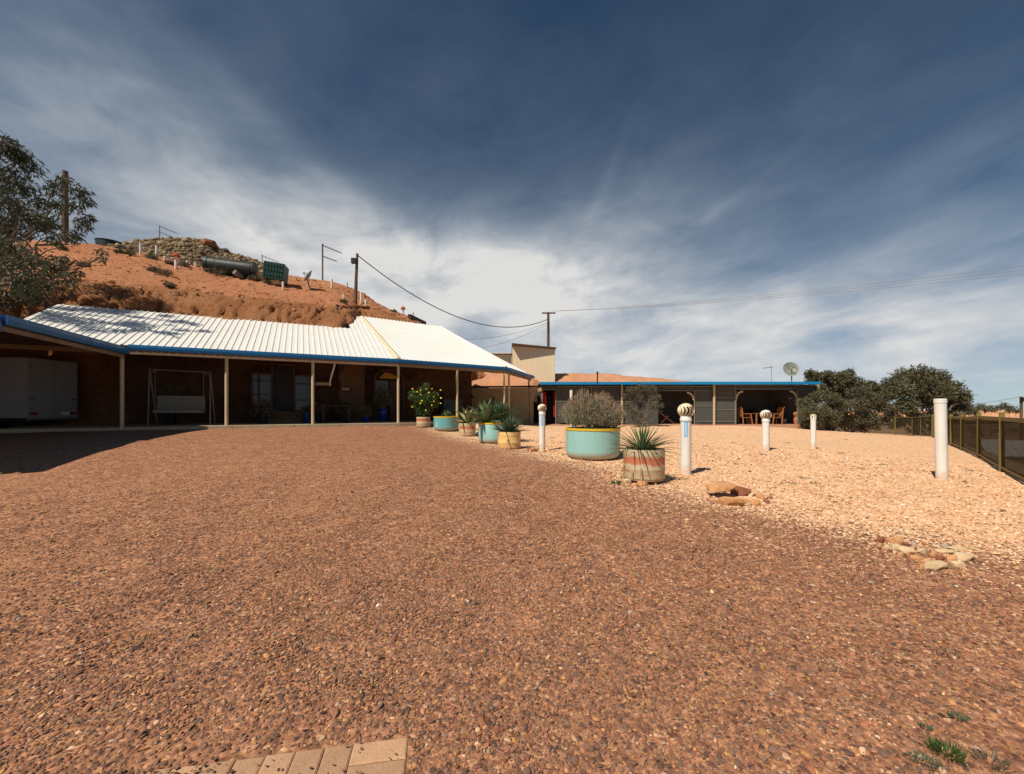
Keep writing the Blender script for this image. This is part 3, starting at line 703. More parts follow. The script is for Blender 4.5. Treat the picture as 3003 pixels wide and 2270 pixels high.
for a, b in ((SA(SP3, -0.05, ZE), ap), (SB(5.31, -0.05, ZE), Vector((A5.x, A5.y, zA5)))):
    m = MB(); d = (b - a); sd_ = Vector((d.y, -d.x, 0)).normalized(); L = a, b
    up = Vector((0, 0, 0.05)); wd = 0.11 if a == SA(SP3, -0.05, ZE) else 0.06
    m.add([a + sd_ * wd + up * .4, a + up * 1.5, a - sd_ * wd + up * .4, b + sd_ * wd + up * .4, b + up * 1.5, b - sd_ * wd + up * .4,
           a + sd_ * wd - up * .2, a - sd_ * wd - up * .2, b + sd_ * wd - up * .2, b - sd_ * wd - up * .2],
          [(0,1,4,3), (1,2,5,4), (6,0,3,8), (2,7,9,5), (0,6,7,2,1), (3,4,5,9,8)])
    build(m, "hip_cap", MATS["hip_cream" if wd > .1 else "roof_white"], house)
# gutters: an open channel with a rolled front lip
def gutter(a, b, name, mt, parent, ht=0.165, wd=0.11):
    a, b = Vector(a), Vector(b); d = (b - a).normalized(); out = Vector((d.y, -d.x, 0))
    prof = [(0, 0), (0, -ht), (wd, -ht), (wd + .012, -ht * .5), (wd, 0), (wd - .014, .004), (wd - .014, -ht + .012), (.012, -ht + .012), (.012, 0)]
    m = MB(); k = len(prof)
    vs = [p + out * u + Vector((0, 0, v)) for p in (a, b) for u, v in prof]
    m.add(vs, [tuple(range(k))[::-1], tuple(range(k, 2 * k))] + [(i, (i + 1) % k, k + (i + 1) % k, k + i) for i in range(k)])
    return build(m, name, MATS[mt], parent)
ZG = ZE - 0.01
gutter(SA(-5.15, -0.07, ZG), SA(SP3, -0.07, ZG), "gutter", "blue_gutter", house)
gutter(SB(0.02, -0.07, ZG), SB(5.34, -0.07, ZG), "gutter", "blue_gutter", house)
gutter(SCc(0.06, -0.06, ZG), SCc(LC + 0.05, -0.06, ZG), "gutter", "blue_gutter", house)
def beam(a, b, wd, ht, name, mt, parent): return build(MB().beam(a, b, wd, ht), name, MATS[mt], parent)
ZB = 3.135
beam(SA(-8.2, 0.04, ZB), SA(SP3 + .03, 0.04, ZB), 0.07, 0.13, "beam", "beam_brown", house)
beam(SB(0.05, 0.04, ZB), SB(5.3, 0.04, ZB), 0.07, 0.13, "beam", "beam_brown", house)
beam(SCc(0.06, 0.05, ZB), SCc(LC, 0.05, ZB), 0.07, 0.13, "beam", "beam_brown", house)
def post(p, z0, z1, name="post", parent=house, r=0.052, mt="cream_paint"):
    m = MB(); m.tube([(p.x, p.y, z0), (p.x, p.y, z1)], r, 14)
    m.box((p.x, p.y, z0 + .006), (r * 2.9, r * 2.9, .012), math.atan2(EA.y, EA.x))
    return build(m, name, MATS[mt], parent, smooth=True)
for s in (-2.647, 0.0, SP3): post(SA(s, 0.03, 0), ZS, 3.07)
for s in (2.695, 5.25): post(SB(s, 0.03, 0), ZS, 3.07)
post(SCc(0.9, 0.1, 0), ZS - .1, 3.07); post(SCc(LC - .25, 0.1, 0), 0.4, 3.07)
for i, t in enumerate((1.2, 2.6, 4.0)):
    beam(SCc(t, 0.05, 3.2), SCc(t, 1.9 + t * .1, 3.2 + kC * (1.8 + t * .1)), 0.05, 0.10, "rafter", "beam_brown", house)
# rafters and battens under the veranda roof
for i in range(11):
    s = -7.8 + i * 1.05
    beam(SA(s, 0.1, ZE - .09 + KR * .1), SA(s, 3.4, ZE - .09 + KR * 3.4), 0.05, 0.12, "rafter", "dark_timber", house)
for i in range(5):
    s = 0.5 + i * 1.1
    beam(SB(s, 0.1, ZE - .09 + KR * .1), SB(s, 3.6, ZE - .09 + KR * 3.6), 0.05, 0.12, "rafter", "dark_timber", house)
# slab edge
m = MB(); poly = [SA(-8.3, -.16, ZS), SA(SP3 + .02, -.16, ZS), SB(5.45, -.16, ZS), SB(5.45, 3.4, ZS), SB(-.2, 3.4, ZS), SA(2.8, 3.4, ZS), SA(-8.3, 3.4, ZS)]
m.prism([p - Vector((0, 0, .5)) for p in poly], (0, 0, .5))
build(m, "veranda_slab", MATS["slab"], house)
# rough back wall
def roughwall(fn, s0, s1, w, z0, z1f, name, mt, amp=0.28, nsx=90, nz=40, sd=1.0):
    s_ = np.linspace(s0, s1, nsx); V = []
    for k in range(nz):
        t = k / (nz - 1)
        for s in s_:
            z = z0 + (z1f(s) - z0) * t
            V.append((s, z))
    V = np.array(V); dep = w - amp * 2 * (fbm(V[:, 0] * 1.1, V[:, 1] * 1.1, sd, 4) - 0.5) - amp * (fbm(V[:, 0] * 4, V[:, 1] * 4, sd + 3, 3) - .5)
    P = [fn(a, d, b) for (a, b), d in zip(V, dep)]
    return nmesh(name, np.array(P), gridfaces(nz, nsx), MATS[mt], house, smooth=True)
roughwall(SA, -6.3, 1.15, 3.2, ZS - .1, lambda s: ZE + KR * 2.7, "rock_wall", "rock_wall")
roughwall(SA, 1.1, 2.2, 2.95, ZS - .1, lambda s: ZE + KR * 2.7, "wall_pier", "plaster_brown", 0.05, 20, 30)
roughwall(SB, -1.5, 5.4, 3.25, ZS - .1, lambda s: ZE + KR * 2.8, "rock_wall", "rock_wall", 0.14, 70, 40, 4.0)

# openings set in the rock: entrance with two side lights, and the arched door further right
def rect_on(fn, wl_, px0, px1, py0, py1, w):
    (s0, zA), (s1, _) = wl_(px0, py0, w), wl_(px1, py0, w)
    _, zB_ = wl_((px0 + px1) / 2, py1, w); _, zT = wl_((px0 + px1) / 2, py0, w)
    return s0, s1, zB_, zT
def panel(fn, s0, s1, z0, z1, w, th, name, mt, parent):
    m = MB(); c = [fn(s0, w, z0), fn(s1, w, z0), fn(s1, w, z1), fn(s0, w, z1)]
    nrm = fn(0, 1, 0) - fn(0, 0, 0)
    m.prism(c, nrm * th)
    return build(m, name, MATS[mt], parent)
def frame(fn, s0, s1, z0, z1, w, fw, th, name, mt, parent):
    m = MB(); nrm = (fn(0, 1, 0) - fn(0, 0, 0)) * th
    for a, b, c, d in ((s0 - fw, s0, z0 - fw, z1 + fw), (s1, s1 + fw, z0 - fw, z1 + fw), (s0, s1, z0 - fw, z0), (s0, s1, z1, z1 + fw)):
        m.prism([fn(a, w, c), fn(b, w, c), fn(b, w, d), fn(a, w, d)], nrm)
    return build(m, name, MATS[mt], parent)
WW = 2.78
s0, s1, z0, z1 = rect_on(SA, wallA, 800, 860, 1072, 1206, WW)
panel(SA, s0, s1, z0, z1, WW + .12, .05, "door", "black", house)
frame(SA, s0, s1, z0, z1, WW, .06, .1, "door_frame", "redwood", house)
for (a, b, top, bot) in ((741, 794, 1098, 1180), (866, 914, 1103, 1203)):
    q0, q1, y0, y1 = rect_on(SA, wallA, a, b, top, bot, WW)
    wd = panel(SA, q0, q1, y0, y1, WW + .1, .04, "window", "glass_dim", house)
    frame(SA, q0, q1, y0, y1, WW, .05, .1, "window_frame", "redwood", wd)
    for t in (0.22, 0.70):
        zz = y1 + (y0 - y1) * t
        panel(SA, q0, q1, zz - .025, zz + .025, WW + .03, .06, "glazing_bar", "redwood", wd)
    if a == 741: panel(SA, q0 + (q1 - q0) * .28, q0 + (q1 - q0) * .36, y0, y1, WW + .03, .06, "glazing_bar", "black", wd)
sA0, _ = wallA(780, 1200, 2.4); sA1, _ = wallA(930, 1200, 2.4)
for k, (zz, wv) in enumerate(((ZS + .16, 2.0), (ZS + .32, 2.3), (ZS + .46, 2.58))):
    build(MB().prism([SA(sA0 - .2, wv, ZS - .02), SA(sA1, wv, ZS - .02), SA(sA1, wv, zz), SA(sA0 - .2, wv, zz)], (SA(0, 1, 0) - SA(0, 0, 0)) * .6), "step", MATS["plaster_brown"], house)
# ledge and a pale strip modelled in place of a sliver of sunlight
q0, zq = wallA(925, 1121, 2.6); q1, zq2 = wallA(967, 1131, 2.6)
build(MB().prism([SA(q0, 2.5, zq2), SA(q1, 2.5, zq2), SA(q1, 2.5, zq), SA(q0, 2.5, zq)], (SA(0, 1, 0) - SA(0, 0, 0)) * .6), "ledge", MATS["plaster_cream"], house)
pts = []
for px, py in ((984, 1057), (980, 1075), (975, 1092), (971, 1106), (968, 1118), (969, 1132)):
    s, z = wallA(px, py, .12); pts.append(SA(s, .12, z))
tag(build(MB().tube(pts, (.035, .032, .034, .03, .026, .016), 7), "sun_sliver", MATS["hip_cream"], None, True, pts[0]), "pale crooked strip standing in for a sliver of sunlight below the veranda beam", "sun_sliver")
# arched door and window on section B
WB = 2.95
s0, s1, z0, z1 = rect_on(SB, wallB, 1143, 1178, 1116, 1240, WB)
dr = panel(SB, s0, s1, z0, z1, WB + .03, .05, "door", "dark_timber", house)
hm = MB(); hp, hz = wallB(1146, 1172, WB); hm.tube([SB(hp, WB - .05, hz - .12), SB(hp, WB - .05, hz + .12)], .025, 8)
build(hm, "handle", MATS["steel"], dr, True)
q0, q1, y0, y1 = rect_on(SB, wallB, 1098, 1139, 1116, 1188, WB)
wd = panel(SB, q0, q1, y0, y1, WB + .03, .04, "window", "glass_dim", house)
m = MB(); c0, c1 = q0 - .06, s1 + .1; npt = 14
inner = [(c0 + .1, z0)] + [((c0 + c1) / 2 - ((c1 - c0) / 2 - .1) * math.cos(math.pi * k / npt), z1 + .05 + .35 * math.sin(math.pi * k / npt)) for k in range(npt + 1)] + [(c1 - .1, z0)]
outer = [(c0, z0)] + [((c0 + c1) / 2 - (c1 - c0) / 2 * math.cos(math.pi * k / npt), z1 + .08 + .42 * math.sin(math.pi * k / npt)) for k in range(npt + 1)] + [(c1, z0)]
nv = (SB(0, 1, 0) - SB(0, 0, 0)) * .14
for k in range(len(inner) - 1):
    m.prism([SB(outer[k][0], WB - .08, outer[k][1]), SB(inner[k][0], WB - .08, inner[k][1]), SB(inner[k + 1][0], WB - .08, inner[k + 1][1]), SB(outer[k + 1][0], WB - .08, outer[k + 1][1])], nv)
build(m, "arch_frame", MATS["dark_timber"], house)
q0, zq = wallB(1107, 1110, WB); q1, zq2 = wallB(1163, 1099, WB)
build(MB().prism([SB(q0, WB - .16, zq), SB(q1, WB - .16, zq), SB(q1, WB - .16, zq + .10), SB(q0 + .5, WB - .16, zq2 + .06), SB(q0 + .3, WB - .16, zq2 + .06)], nv * .7), "pediment", MATS["mustard_trim"], house)

# cream screen wall with an arch, beyond the veranda end
CW = thing("garden_wall", "low cream rendered wall with an arched opening past the veranda end", "wall", (0, 24.4, 0.45))
m = MB(); m.prism([(-2.35, 24.35, 0.35), (1.05, 24.35, 0.35), (1.05, 24.35, 2.62), (-2.35, 24.35, 2.58)], (0, .28, 0)); build(m, "wall", MATS["plaster_cream"], CW)
m = MB(); m.prism([(1.052, 24.30, 0.35), (1.26, 24.30, 0.35), (1.26, 24.30, 2.62), (1.052, 24.30, 2.62)], (0, .33, 0)); build(m, "pier", MATS["plaster_cream"], CW)
m = MB(); arc = [(1.262, 24.33, 2.60)] + [(1.262 + .40 * (1 - math.cos(math.pi / 2 * k / 8)), 24.33, 1.85 + .55 * math.sin(math.pi / 2 * k / 8)) for k in range(9)] + [(1.74, 24.33, 2.4), (1.74, 24.33, 2.60)]
m.prism(arc, (0, .28, 0)); build(m, "arch", MATS["plaster_cream"], CW)
m = MB(); m.beam((-2.4, 24.45, 2.66), (1.5, 24.45, 2.69), .34, .09); build(m, "cap", MATS["dark_timber"], CW)
m = MB(); m.box((1.9, 26.2, 1.4), (2.4, .1, 2.4)); build(m, "back_panel", MATS["dark_timber"], CW)
structure(build(MB().prism([(-2.4, 19.9, .3), (-.2, 19.9, .3), (1.75, 23.6, .3), (1.75, 26.3, .3), (-2.4, 26.3, .3)], (0, 0, .18)), "side_path", MATS["porch_pink"]))

# ------------------------------------------------------------------ carport on the left
G0, G1 = Vector((-11.62, 12.42, 3.20)), Vector((-9.98, 8.05, 3.20))
cp = thing("carport", "open carport at the left edge with blue gutter and dark underside", "carport", (-12, 9, 0.5))
gutter(G1, G0, "gutter", "blue_gutter", cp, 0.20, .12)
gd = (G1 - G0).normalized(); H1 = Vector((-9.93, 7.92, 3.03)); H2 = H1 + gd * 3.4
gutter(H2, H1, "gutter", "blue_gutter", cp, 0.20, .12)
beam(G0 + Vector((-.03, 0, -.26)), G1 + Vector((-.03, 0, -.26)), .06, .10, "beam", "beam_brown", cp)
beam(H1 + Vector((-.1, -.2, -.26)), H2 + Vector((-.1, 0, -.26)), .07, .12, "beam", "cream_paint", cp)
post(SA(-5.3, -.12, 0), .72, 2.93, parent=cp)
build(MB().prism([G0 + Vector((-.02, 0, .03)), G1 + Vector((-.02, 0, .03)), Vector((-18.5, 6.0, 3.5)), Vector((-21.5, 9.5, 3.75)), Vector((-21.5, 15.6, 3.8)), Vector((-16.2, 15.4, 3.72))], (0, 0, -.04)), "roof_sheet", MATS["dark_timber"], cp)
build(MB().prism([H1 + Vector((-.02, .25, .03)), H2 + Vector((-.02, 0, .03)), Vector((-17.5, 2.4, 3.35)), Vector((-18.5, 7.2, 3.4))], (0, 0, -.04)), "roof_sheet", MATS["dark_timber"], cp)
build(MB().prism([(-20.5, 5, .2), (-20.5, 16.5, .2), (-20.5, 16.5, 3.7), (-20.5, 5, 3.4)], (.06, 0, 0)), "side_wall", MATS["dark_timber"], cp)  # unseen wall, added to block sky light and keep the trailer dark
for t in (0.25, 0.5, 0.75):
    a = G0.lerp(G1, t) + Vector((-.1, 0, -.12)); b = a + Vector((-8, -1.2, .35))
    beam(a, b, .05, .14, "rafter", "dark_timber", cp)

# ------------------------------------------------------------------ low building across the yard
YB = 24.3
LB = thing("low_building", "low screened building with bright blue fascia and dark shade cloth bays", "building", (10, YB, 0.45))
def bx(px, Y): return (px - CX) / F * Y
def bz(py, Y): return CAMZ + (HY - py) / F * Y
m = MB(); m.beam((bx(1583, 23.75), 23.75, 2.835), (bx(2407, 23.75), 23.75, 2.85), .06, .155); build(m, "fascia", MATS["blue_fascia"], LB)
m = MB(); m.prism([(bx(1583, 23.78), 23.79, 2.90), (bx(2405, 23.78), 23.79, 2.915), (bx(2405, 23.78), 29, 2.80), (bx(1583, 23.78), 29, 2.79)], (0, 0, -.05)); build(m, "roof_sheet", MATS["shed_roof"], LB)
m = MB(); m.prism([(bx(1583, 23.5), 23.3, .0), (bx(2410, 23.5), 23.3, .0), (bx(2410, 23.5), 28.6, .0), (bx(1583, 23.5), 28.6, .0)], (0, 0, .45)); build(m, "porch_slab", MATS["porch_pink"], LB)
m = MB(); m.box((10, 28.4, 1.6), (17.2, .2, 2.4)); build(m, "back_wall", MATS["wall_grey"], LB)
for x in (1.75, 17.5): build(MB().box((x, 26.4, 1.6), (.12, 4.0, 2.4)), "side_wall", MATS["wall_grey"], LB)
def scr(px0, px1, py0, py1, rails=(), Y=YB, stiles=True):
    x0, x1, z1_, z0_ = bx(px0, Y), bx(px1, Y), bz(py0, Y), bz(py1, Y)
    p = build(MB().box(((x0 + x1) / 2, Y, (z0_ + z1_) / 2), (x1 - x0, .012, z1_ - z0_)), "screen_panel", MATS["shadecloth"], LB)
    for ry in rails:
        z = bz(ry, Y); build(MB().box(((x0 + x1) / 2, Y - .022, z), (x1 - x0, .03, .035)), "batten", MATS["batten"], p)
    if stiles:
        build(MB().box((x1 - .02, Y - .024, (z0_ + z1_) / 2), (.035, .03, z1_ - z0_)), "batten", MATS["batten"], p)
YT = 1131
scr(1590, 1631, YT, 1144, (1143,), stiles=False)
scr(1632, 1735, YT, 1240, (1133, 1177, 1217))
scr(1735, 1822, YT, 1242, (1133, 1177, 1217))
scr(1826, 1930, YT, 1244, (1133, 1177), stiles=False)
scr(1930, 2036, YT, 1147, (1133, 1146), stiles=False)
scr(2037, 2092, YT, 1243, (1133, 1146, 1191, 1236))
scr(2096, 2156, YT, 1243, (1129, 1166, 1202, 1236))
scr(2156, 2338, YT, 1144, (1129, 1140), stiles=False)
scr(2338, 2397, YT, 1246, (1129, 1168, 1205))
for px in (1824, 2094, 2399):
    x = bx(px, 24.15); build(MB().box((x, 24.15, 1.6), (.10, .08, 2.36)), "post", MATS["cream_paint"], LB)
for px in (2157, 2036, 2338, 1630):
    x = bx(px, YB - .03); build(MB().box((x, YB - .05, 1.45), (.05, .05, 2.0)), "stile", MATS["batten"], LB)
def bracket(px, py, sgn):                               # quarter-round fretwork corner bracket
    x, z = bx(px, YB - .08), bz(py, YB - .08); m = MB(); R_ = .42
    arc = [(x + sgn * R_ * (1 - math.cos(math.pi / 2 * k / 8)) , z - R_ * (1 - math.sin(math.pi / 2 * k / 8))) for k in range(9)]
    arc2 = [(x + sgn * (R_ + .0) * (1 - math.cos(math.pi / 2 * k / 8)) * .86 + sgn * .07 * (1 if k % 2 else .6) * (k / 8 if False else 1), z - R_ * (1 - math.sin(math.pi / 2 * k / 8)) * 1.0 - .11 * (1 if k % 2 else .72)) for k in range(9)]
    for k in range(8):
        m.prism([(arc[k][0], YB - .1, arc[k][1]), (arc[k + 1][0], YB - .1, arc[k + 1][1]), (arc2[k + 1][0], YB - .1, arc2[k + 1][1]), (arc2[k][0], YB - .1, arc2[k][1])], (0, .03, 0))
    return build(m, "corner_bracket", MATS["cream_paint"], LB)
bracket(2158, 1146, 1); bracket(2337, 1145, -1); bracket(2035, 1149, -1)
dx0, dx1 = bx(1598, 25), bx(1629, 25)
build(MB().box(((dx0 + dx1) / 2, 25.6, 1.3), (1.5, .05, 1.75)), "door_recess", MATS["black"], LB)
cu = MB()
for k in range(4):
    x = bx(1624, 24.5) + k * .035; cu.tube([(x, 24.45 + .02 * (k % 2), .9), (x, 24.45 + .02 * (k % 2), 2.35)], .022, 6)
tag(build(cu, "curtain", MATS["red_curtain"], None, True, (bx(1624, 24.5), 24.45, .9)), "red curtain hanging in the doorway of the low building, right side", "curtain")
cu = MB()
for k in range(5):
    x = bx(1592, 24.6) + k * .04; cu.tube([(x, 24.6 + .02 * (k % 2), 1.2), (x, 24.6 + .02 * (k % 2), 2.35)], .024, 6)
tag(build(cu, "curtain", MATS["red_curtain"], None, True, (bx(1594, 24.6), 24.6, 1.2)), "dim red curtain hanging in the doorway of the low building, left side", "curtain")

# sheds on the mound
sh = thing("tin_shed", "tall cream tin shed with sloping dark roof on the red mound", "shed", (1.5, 29.5, 3.4))
x0, x1, yF = bx(1503, 29.0), bx(1628, 29.0), 29.0
def corr(a, b, z0, zt0, zt1, pitch, name, mt, parent):   # upright ribbed wall from a to b
    a, b = Vector(a), Vector(b); d = b - a; L = d.length; d.normalize(); nn = Vector((d.y, -d.x, 0)); m = MB(); n = max(2, int(L / pitch)); vs = []
    for i in range(n * 4 + 1):
        t = i / (n * 4); h = (0, .005, .005, 0)[i % 4]; p = a + d * (L * t) + nn * h
        vs += [(p.x, p.y, z0), (p.x, p.y, zt0 + (zt1 - zt0) * t)]
    m.add(vs, [(2 * i, 2 * i + 2, 2 * i + 3, 2 * i + 1) for i in range(n * 4)])
    return build(m, name, MATS[mt], parent)
corr((x0, yF, 0), (x1, yF + .1, 0), 3.2, 5.78, 5.56, .2, "wall", "shed_tin", sh)
corr((x0 - .02, yF + 2.6, 0), (x0, yF + .001, 0), 3.2, 5.5, 5.78, .2, "wall", "shed_tin", sh)
corr((x1, yF + .101, 0), (x1, yF + 2.6, 0), 3.2, 5.56, 5.3, .2, "wall", "shed_tin", sh)
build(MB().prism([(x0 - .06, yF - .62, 5.84), (x1 + .07, yF - .13, 5.62), (x1 + .07, yF + 2.8, 5.36), (x0 - .06, yF + 2.8, 5.56)], (0, 0, .05)), "roof", MATS["shed_roof"], sh)
build(MB().box((x0 - .03, yF + .9, 4.6), (.03, .8, 1.6)), "door", MATS["black"], sh)
s2 = thing("ribbed_tank_shed", "low grey ribbed tin shed half hidden behind the white roof", "shed", (-.8, 33, 3.4))
corr((bx(1425, 32), 32, 0), (bx(1500, 32), 32, 0), 3.0, bz(1037, 32), bz(1037, 32), .25, "wall", "shed_roof", s2)
build(MB().box(((bx(1425, 32) + bx(1500, 32)) / 2, 32.9, bz(1036, 32)), (2.2, 1.9, .05)), "roof", MATS["shed_tin"], s2)

# ------------------------------------------------------------------ foliage helpers
def leafcloud(n, centers, radii, size, rs, hang=0.0, aspect=3.0, shell=0.35, flat=1.0):
    """n leaf quads in ellipsoid clumps -> vertices, faces. hang pulls the leaf axis downwards"""
    centers, radii = np.array(centers, float), np.array(radii, float)
    if radii.ndim == 1: radii = np.stack([radii] * 3, 1)
    wgt = (radii.prod(1)) ** 0.62; idx = rs.choice(len(centers), n, p=wgt / wgt.sum())
    d = rs.normal(size=(n, 3)); d /= np.linalg.norm(d, axis=1, keepdims=True)
    rad = rs.random(n) ** shell
    p = centers[idx] + d * rad[:, None] * radii[idx] * (0.85 + 0.3 * rs.random((n, 1)))
    ax = rs.normal(size=(n, 3)); ax[:, 2] = ax[:, 2] * (1 - hang) - hang * 1.6
    ax += d * 0.4 * (1 - hang); ax /= np.linalg.norm(ax, axis=1, keepdims=True)
    t = rs.normal(size=(n, 3)); sd_ = np.cross(ax, t); sd_ /= np.linalg.norm(sd_, axis=1, keepdims=True)
    L = size * (0.6 + 0.8 * rs.random(n))[:, None]; W = L / aspect
    a, b = p, p + ax * L; mid = p + ax * L * 0.45
    V = np.stack([a, mid + sd_ * W * .5, b, mid - sd_ * W * .5], 1).reshape(-1, 3)
    Fq = np.arange(4 * n).reshape(n, 4)
    return V, Fq
def limb(mb, a, b, r0, r1, rr, n=6, wob=0.12):
    a, b = Vector(a), Vector(b); L = (b - a).length; pts = []
    for k in range(n + 1):
        t = k / n; q = a.lerp(b, t); e = math.sin(t * math.pi) * L * wob
        pts.append(q + Vector((rr.uniform(-e, e), rr.uniform(-e, e), rr.uniform(-e, e) * .5 + .25 * e)))
    mb.tube(pts, [r0 + (r1 - r0) * k / n for k in range(n + 1)], 7)
    return pts
def tree(name, label, cat, base, clumps, nleaf, leafsize, leafmat, barkmat, stems, seed, group=None, hang=0.2, aspect=3.0, shell=0.4, r0=0.12, twigs=True, fork=None):
    rr = random.Random(seed); rs = np.random.default_rng(seed)
    t = thing(name, label, cat, base, group)
    cs = [Vector(c[:3]) for c in clumps]
    m = MB(); base = Vector(base)
    if fork is not None:
        fork = Vector(fork); limb(m, base - Vector((0, 0, .1)), fork, r0 * 1.5, r0, rr, 8, .04)
    for k, c in enumerate(cs):
        if k % stems[1] == 0 or len(cs) < 6:
            st = (fork or base) + Vector((rr.uniform(-1, 1) * stems[0], rr.uniform(-1, 1) * stems[0], -.05))
            mid = st.lerp(c, .5) + Vector((rr.uniform(-.1, .1), rr.uniform(-.1, .1), 0)) * (c - st).length
            rb = r0 * rr.uniform(.5, 1)
            pts = limb(m, st, mid, rb, rb * .6, rr); pts2 = limb(m, pts[-1], c, rb * .6, rb * .22, rr)
            if twigs:
                for j in range(3):
                    limb(m, pts2[rr.randrange(2, 6)], c + Vector((rr.uniform(-1, 1), rr.uniform(-1, 1), rr.uniform(-.6, 1))) * clumps[k][3] * .8, rb * .25, rb * .08, rr, 4)
    build(m, "trunk", MATS[barkmat], t, True)
    V, Fq = leafcloud(nleaf, [c[:3] for c in clumps], [(c[3], c[3], c[3] * (c[4] if len(c) > 4 else .8)) for c in clumps], leafsize, rs, hang, aspect, shell)
    nmesh("crown", V, Fq, MATS[leafmat], t)
    return t

# ------------------------------------------------------------------ gum tree at the left edge
gum = [(21,422,38),(52,446,36),(87,484,34),(38,509,34),(60,470,30),(69,550,40),(21,585,40),(-30,520,60),(-60,640,80),(69,613,36),(115,590,28),(156,550,26),(190,533,24),(236,560,26),(250,590,20),(208,600,26),
       (165,600,22),(132,648,40),(100,640,36),(243,655,26),(262,640,18),(215,690,26),(52,665,50),(160,700,24),(150,660,20),(35,734,56),(87,769,48),(156,775,38),(190,765,22),(208,818,26),(230,800,16),(139,828,34),(52,821,54),
       (15,873,40),(95,858,34),(296,735,14),(303,755,11),(-60,760,80),(-80,430,70),(0,680,50),(185,520,16)]
rg = random.Random(5); cl_ = []
for px, py, r in gum:
    Yd = 13.6 + rg.uniform(-1.1, 1.1)
    p = at(px, py, Yd); cl_.append((p.x, p.y, p.z, r / F * Yd * .88, 1.0))
tree("gum_tree", "grey green gum tree leaning in over the white roof at the left", "tree", (-19.2, 13.2, 0.5), cl_, 13000, 0.17, "leaf_gum", "bark", (.15, 3), 21, hang=.62, aspect=4.2, shell=.42, r0=.11, fork=(-18.4, 13.6, 5.2))

# ------------------------------------------------------------------ shrubs and trees on the right
def clumps_px(lst, Y, seed, dep=0.9, k=1.0):
    rr = random.Random(seed); out = []
    for px, py, r in lst:
        Yd = Y + rr.uniform(-dep, dep); p = at(px, py, Yd); out.append((p.x, p.y, p.z, r / F * Yd * k, .85))
    return out
big = [(2700,1100,34),(2650,1105,30),(2750,1110,30),(2610,1130,28),(2790,1140,30),(2820,1165,24),(2830,1195,18),(2700,1140,40),(2640,1150,34),(2760,1150,36),(2590,1160,26),(2720,1175,34),(2790,1185,28),(2660,1190,30),(2840,1205,12),(2615,1200,24),(2560,1140,16),(2575,1190,22),(2750,1215,26),(2690,1225,26),(2800,1220,20),(2630,1235,22)]
tree("acacia_tree", "large rounded olive acacia tree standing behind the corner of the fence", "tree", (30.2, 30.5, g1(30.2, 30.5)), clumps_px(big, 30.5, 1, 1.8), 21000, .20, "leaf_acacia", "bark_grey", (.5, 1), 31, "trees and shrubs by the fence", .1, 2.6, .55, .10)
mid_ = [(2390,1110,24),(2430,1105,20),(2470,1110,26),(2500,1125,26),(2440,1135,30),(2395,1140,24),(2520,1155,22),(2480,1160,30),(2530,1185,20),(2425,1100,14),(2490,1095,14),(2375,1095,12),(2548,1135,22),(2572,1150,20),(2550,1165,22)]
tree("acacia_tree", "dark acacia tree rising behind the end of the low building", "tree", (24.2, 30.0, g1(24.2, 30)), clumps_px(mid_, 29.5, 2, 1.2), 14000, .19, "leaf_acacia", "bark_grey", (.4, 2), 32, "trees and shrubs by the fence", .1, 2.6, .55, .09)
f1 = [(2440,1165,20),(2465,1185,20),(2360,1180,20),(2390,1170,22),(2415,1160,22),(2370,1210,26),(2405,1205,28),(2440,1190,26),(2435,1225,28),(2385,1238,26),(2425,1250,22),(2365,1245,16)]
tree("saltbush_shrub", "dense olive shrub at the right end of the low building", "shrub", (17.9, 23.0, g1(17.9, 23)), clumps_px(f1, 23.0, 3, .6), 9500, .13, "leaf_acacia", "bark_grey", (.5, 2), 33, "trees and shrubs by the fence", .1, 3.0, .6, .04)
f2 = [(2530,1150,22),(2565,1170,22),(2505,1150,20),(2480,1190,24),(2520,1185,22),(2500,1225,28),(2540,1215,24),(2470,1240,24),(2530,1250,22),(2565,1225,18),(2460,1215,20),(2570,1250,14),(2440,1250,14),(2595,1195,22),(2600,1228,20),(2545,1180,20)]
tree("saltbush_shrub", "spreading grey green shrub between the low building and the fence", "shrub", (21.5, 26.2, g1(21.5, 26.2)), clumps_px(f2, 26.0, 4, .8), 12500, .14, "leaf_acacia_grey", "bark_grey", (.6, 2), 34, "trees and shrubs by the fence", .1, 3.0, .6, .04)
f3 = [(1850,1145,16),(1880,1138,18),(1910,1142,16),(1835,1165,14),(1865,1168,20),(1900,1165,20),(1928,1165,12),(1840,1190,14),(1880,1190,18),(1915,1190,16),(1938,1190,8),(1860,1210,14),(1935,1205,8),(1850,1228,10),(1880,1215,10)]
tree("wattle_shrub", "grey green shrub with thin bare stems growing before the screened bays", "shrub", (7.0, 22.2, g1(7, 22.2)), clumps_px(f3, 22.2, 5, .45), 7500, .085, "leaf_acacia_grey", "bark_grey", (.25, 1), 35, None, .1, 3.0, .6, .03)
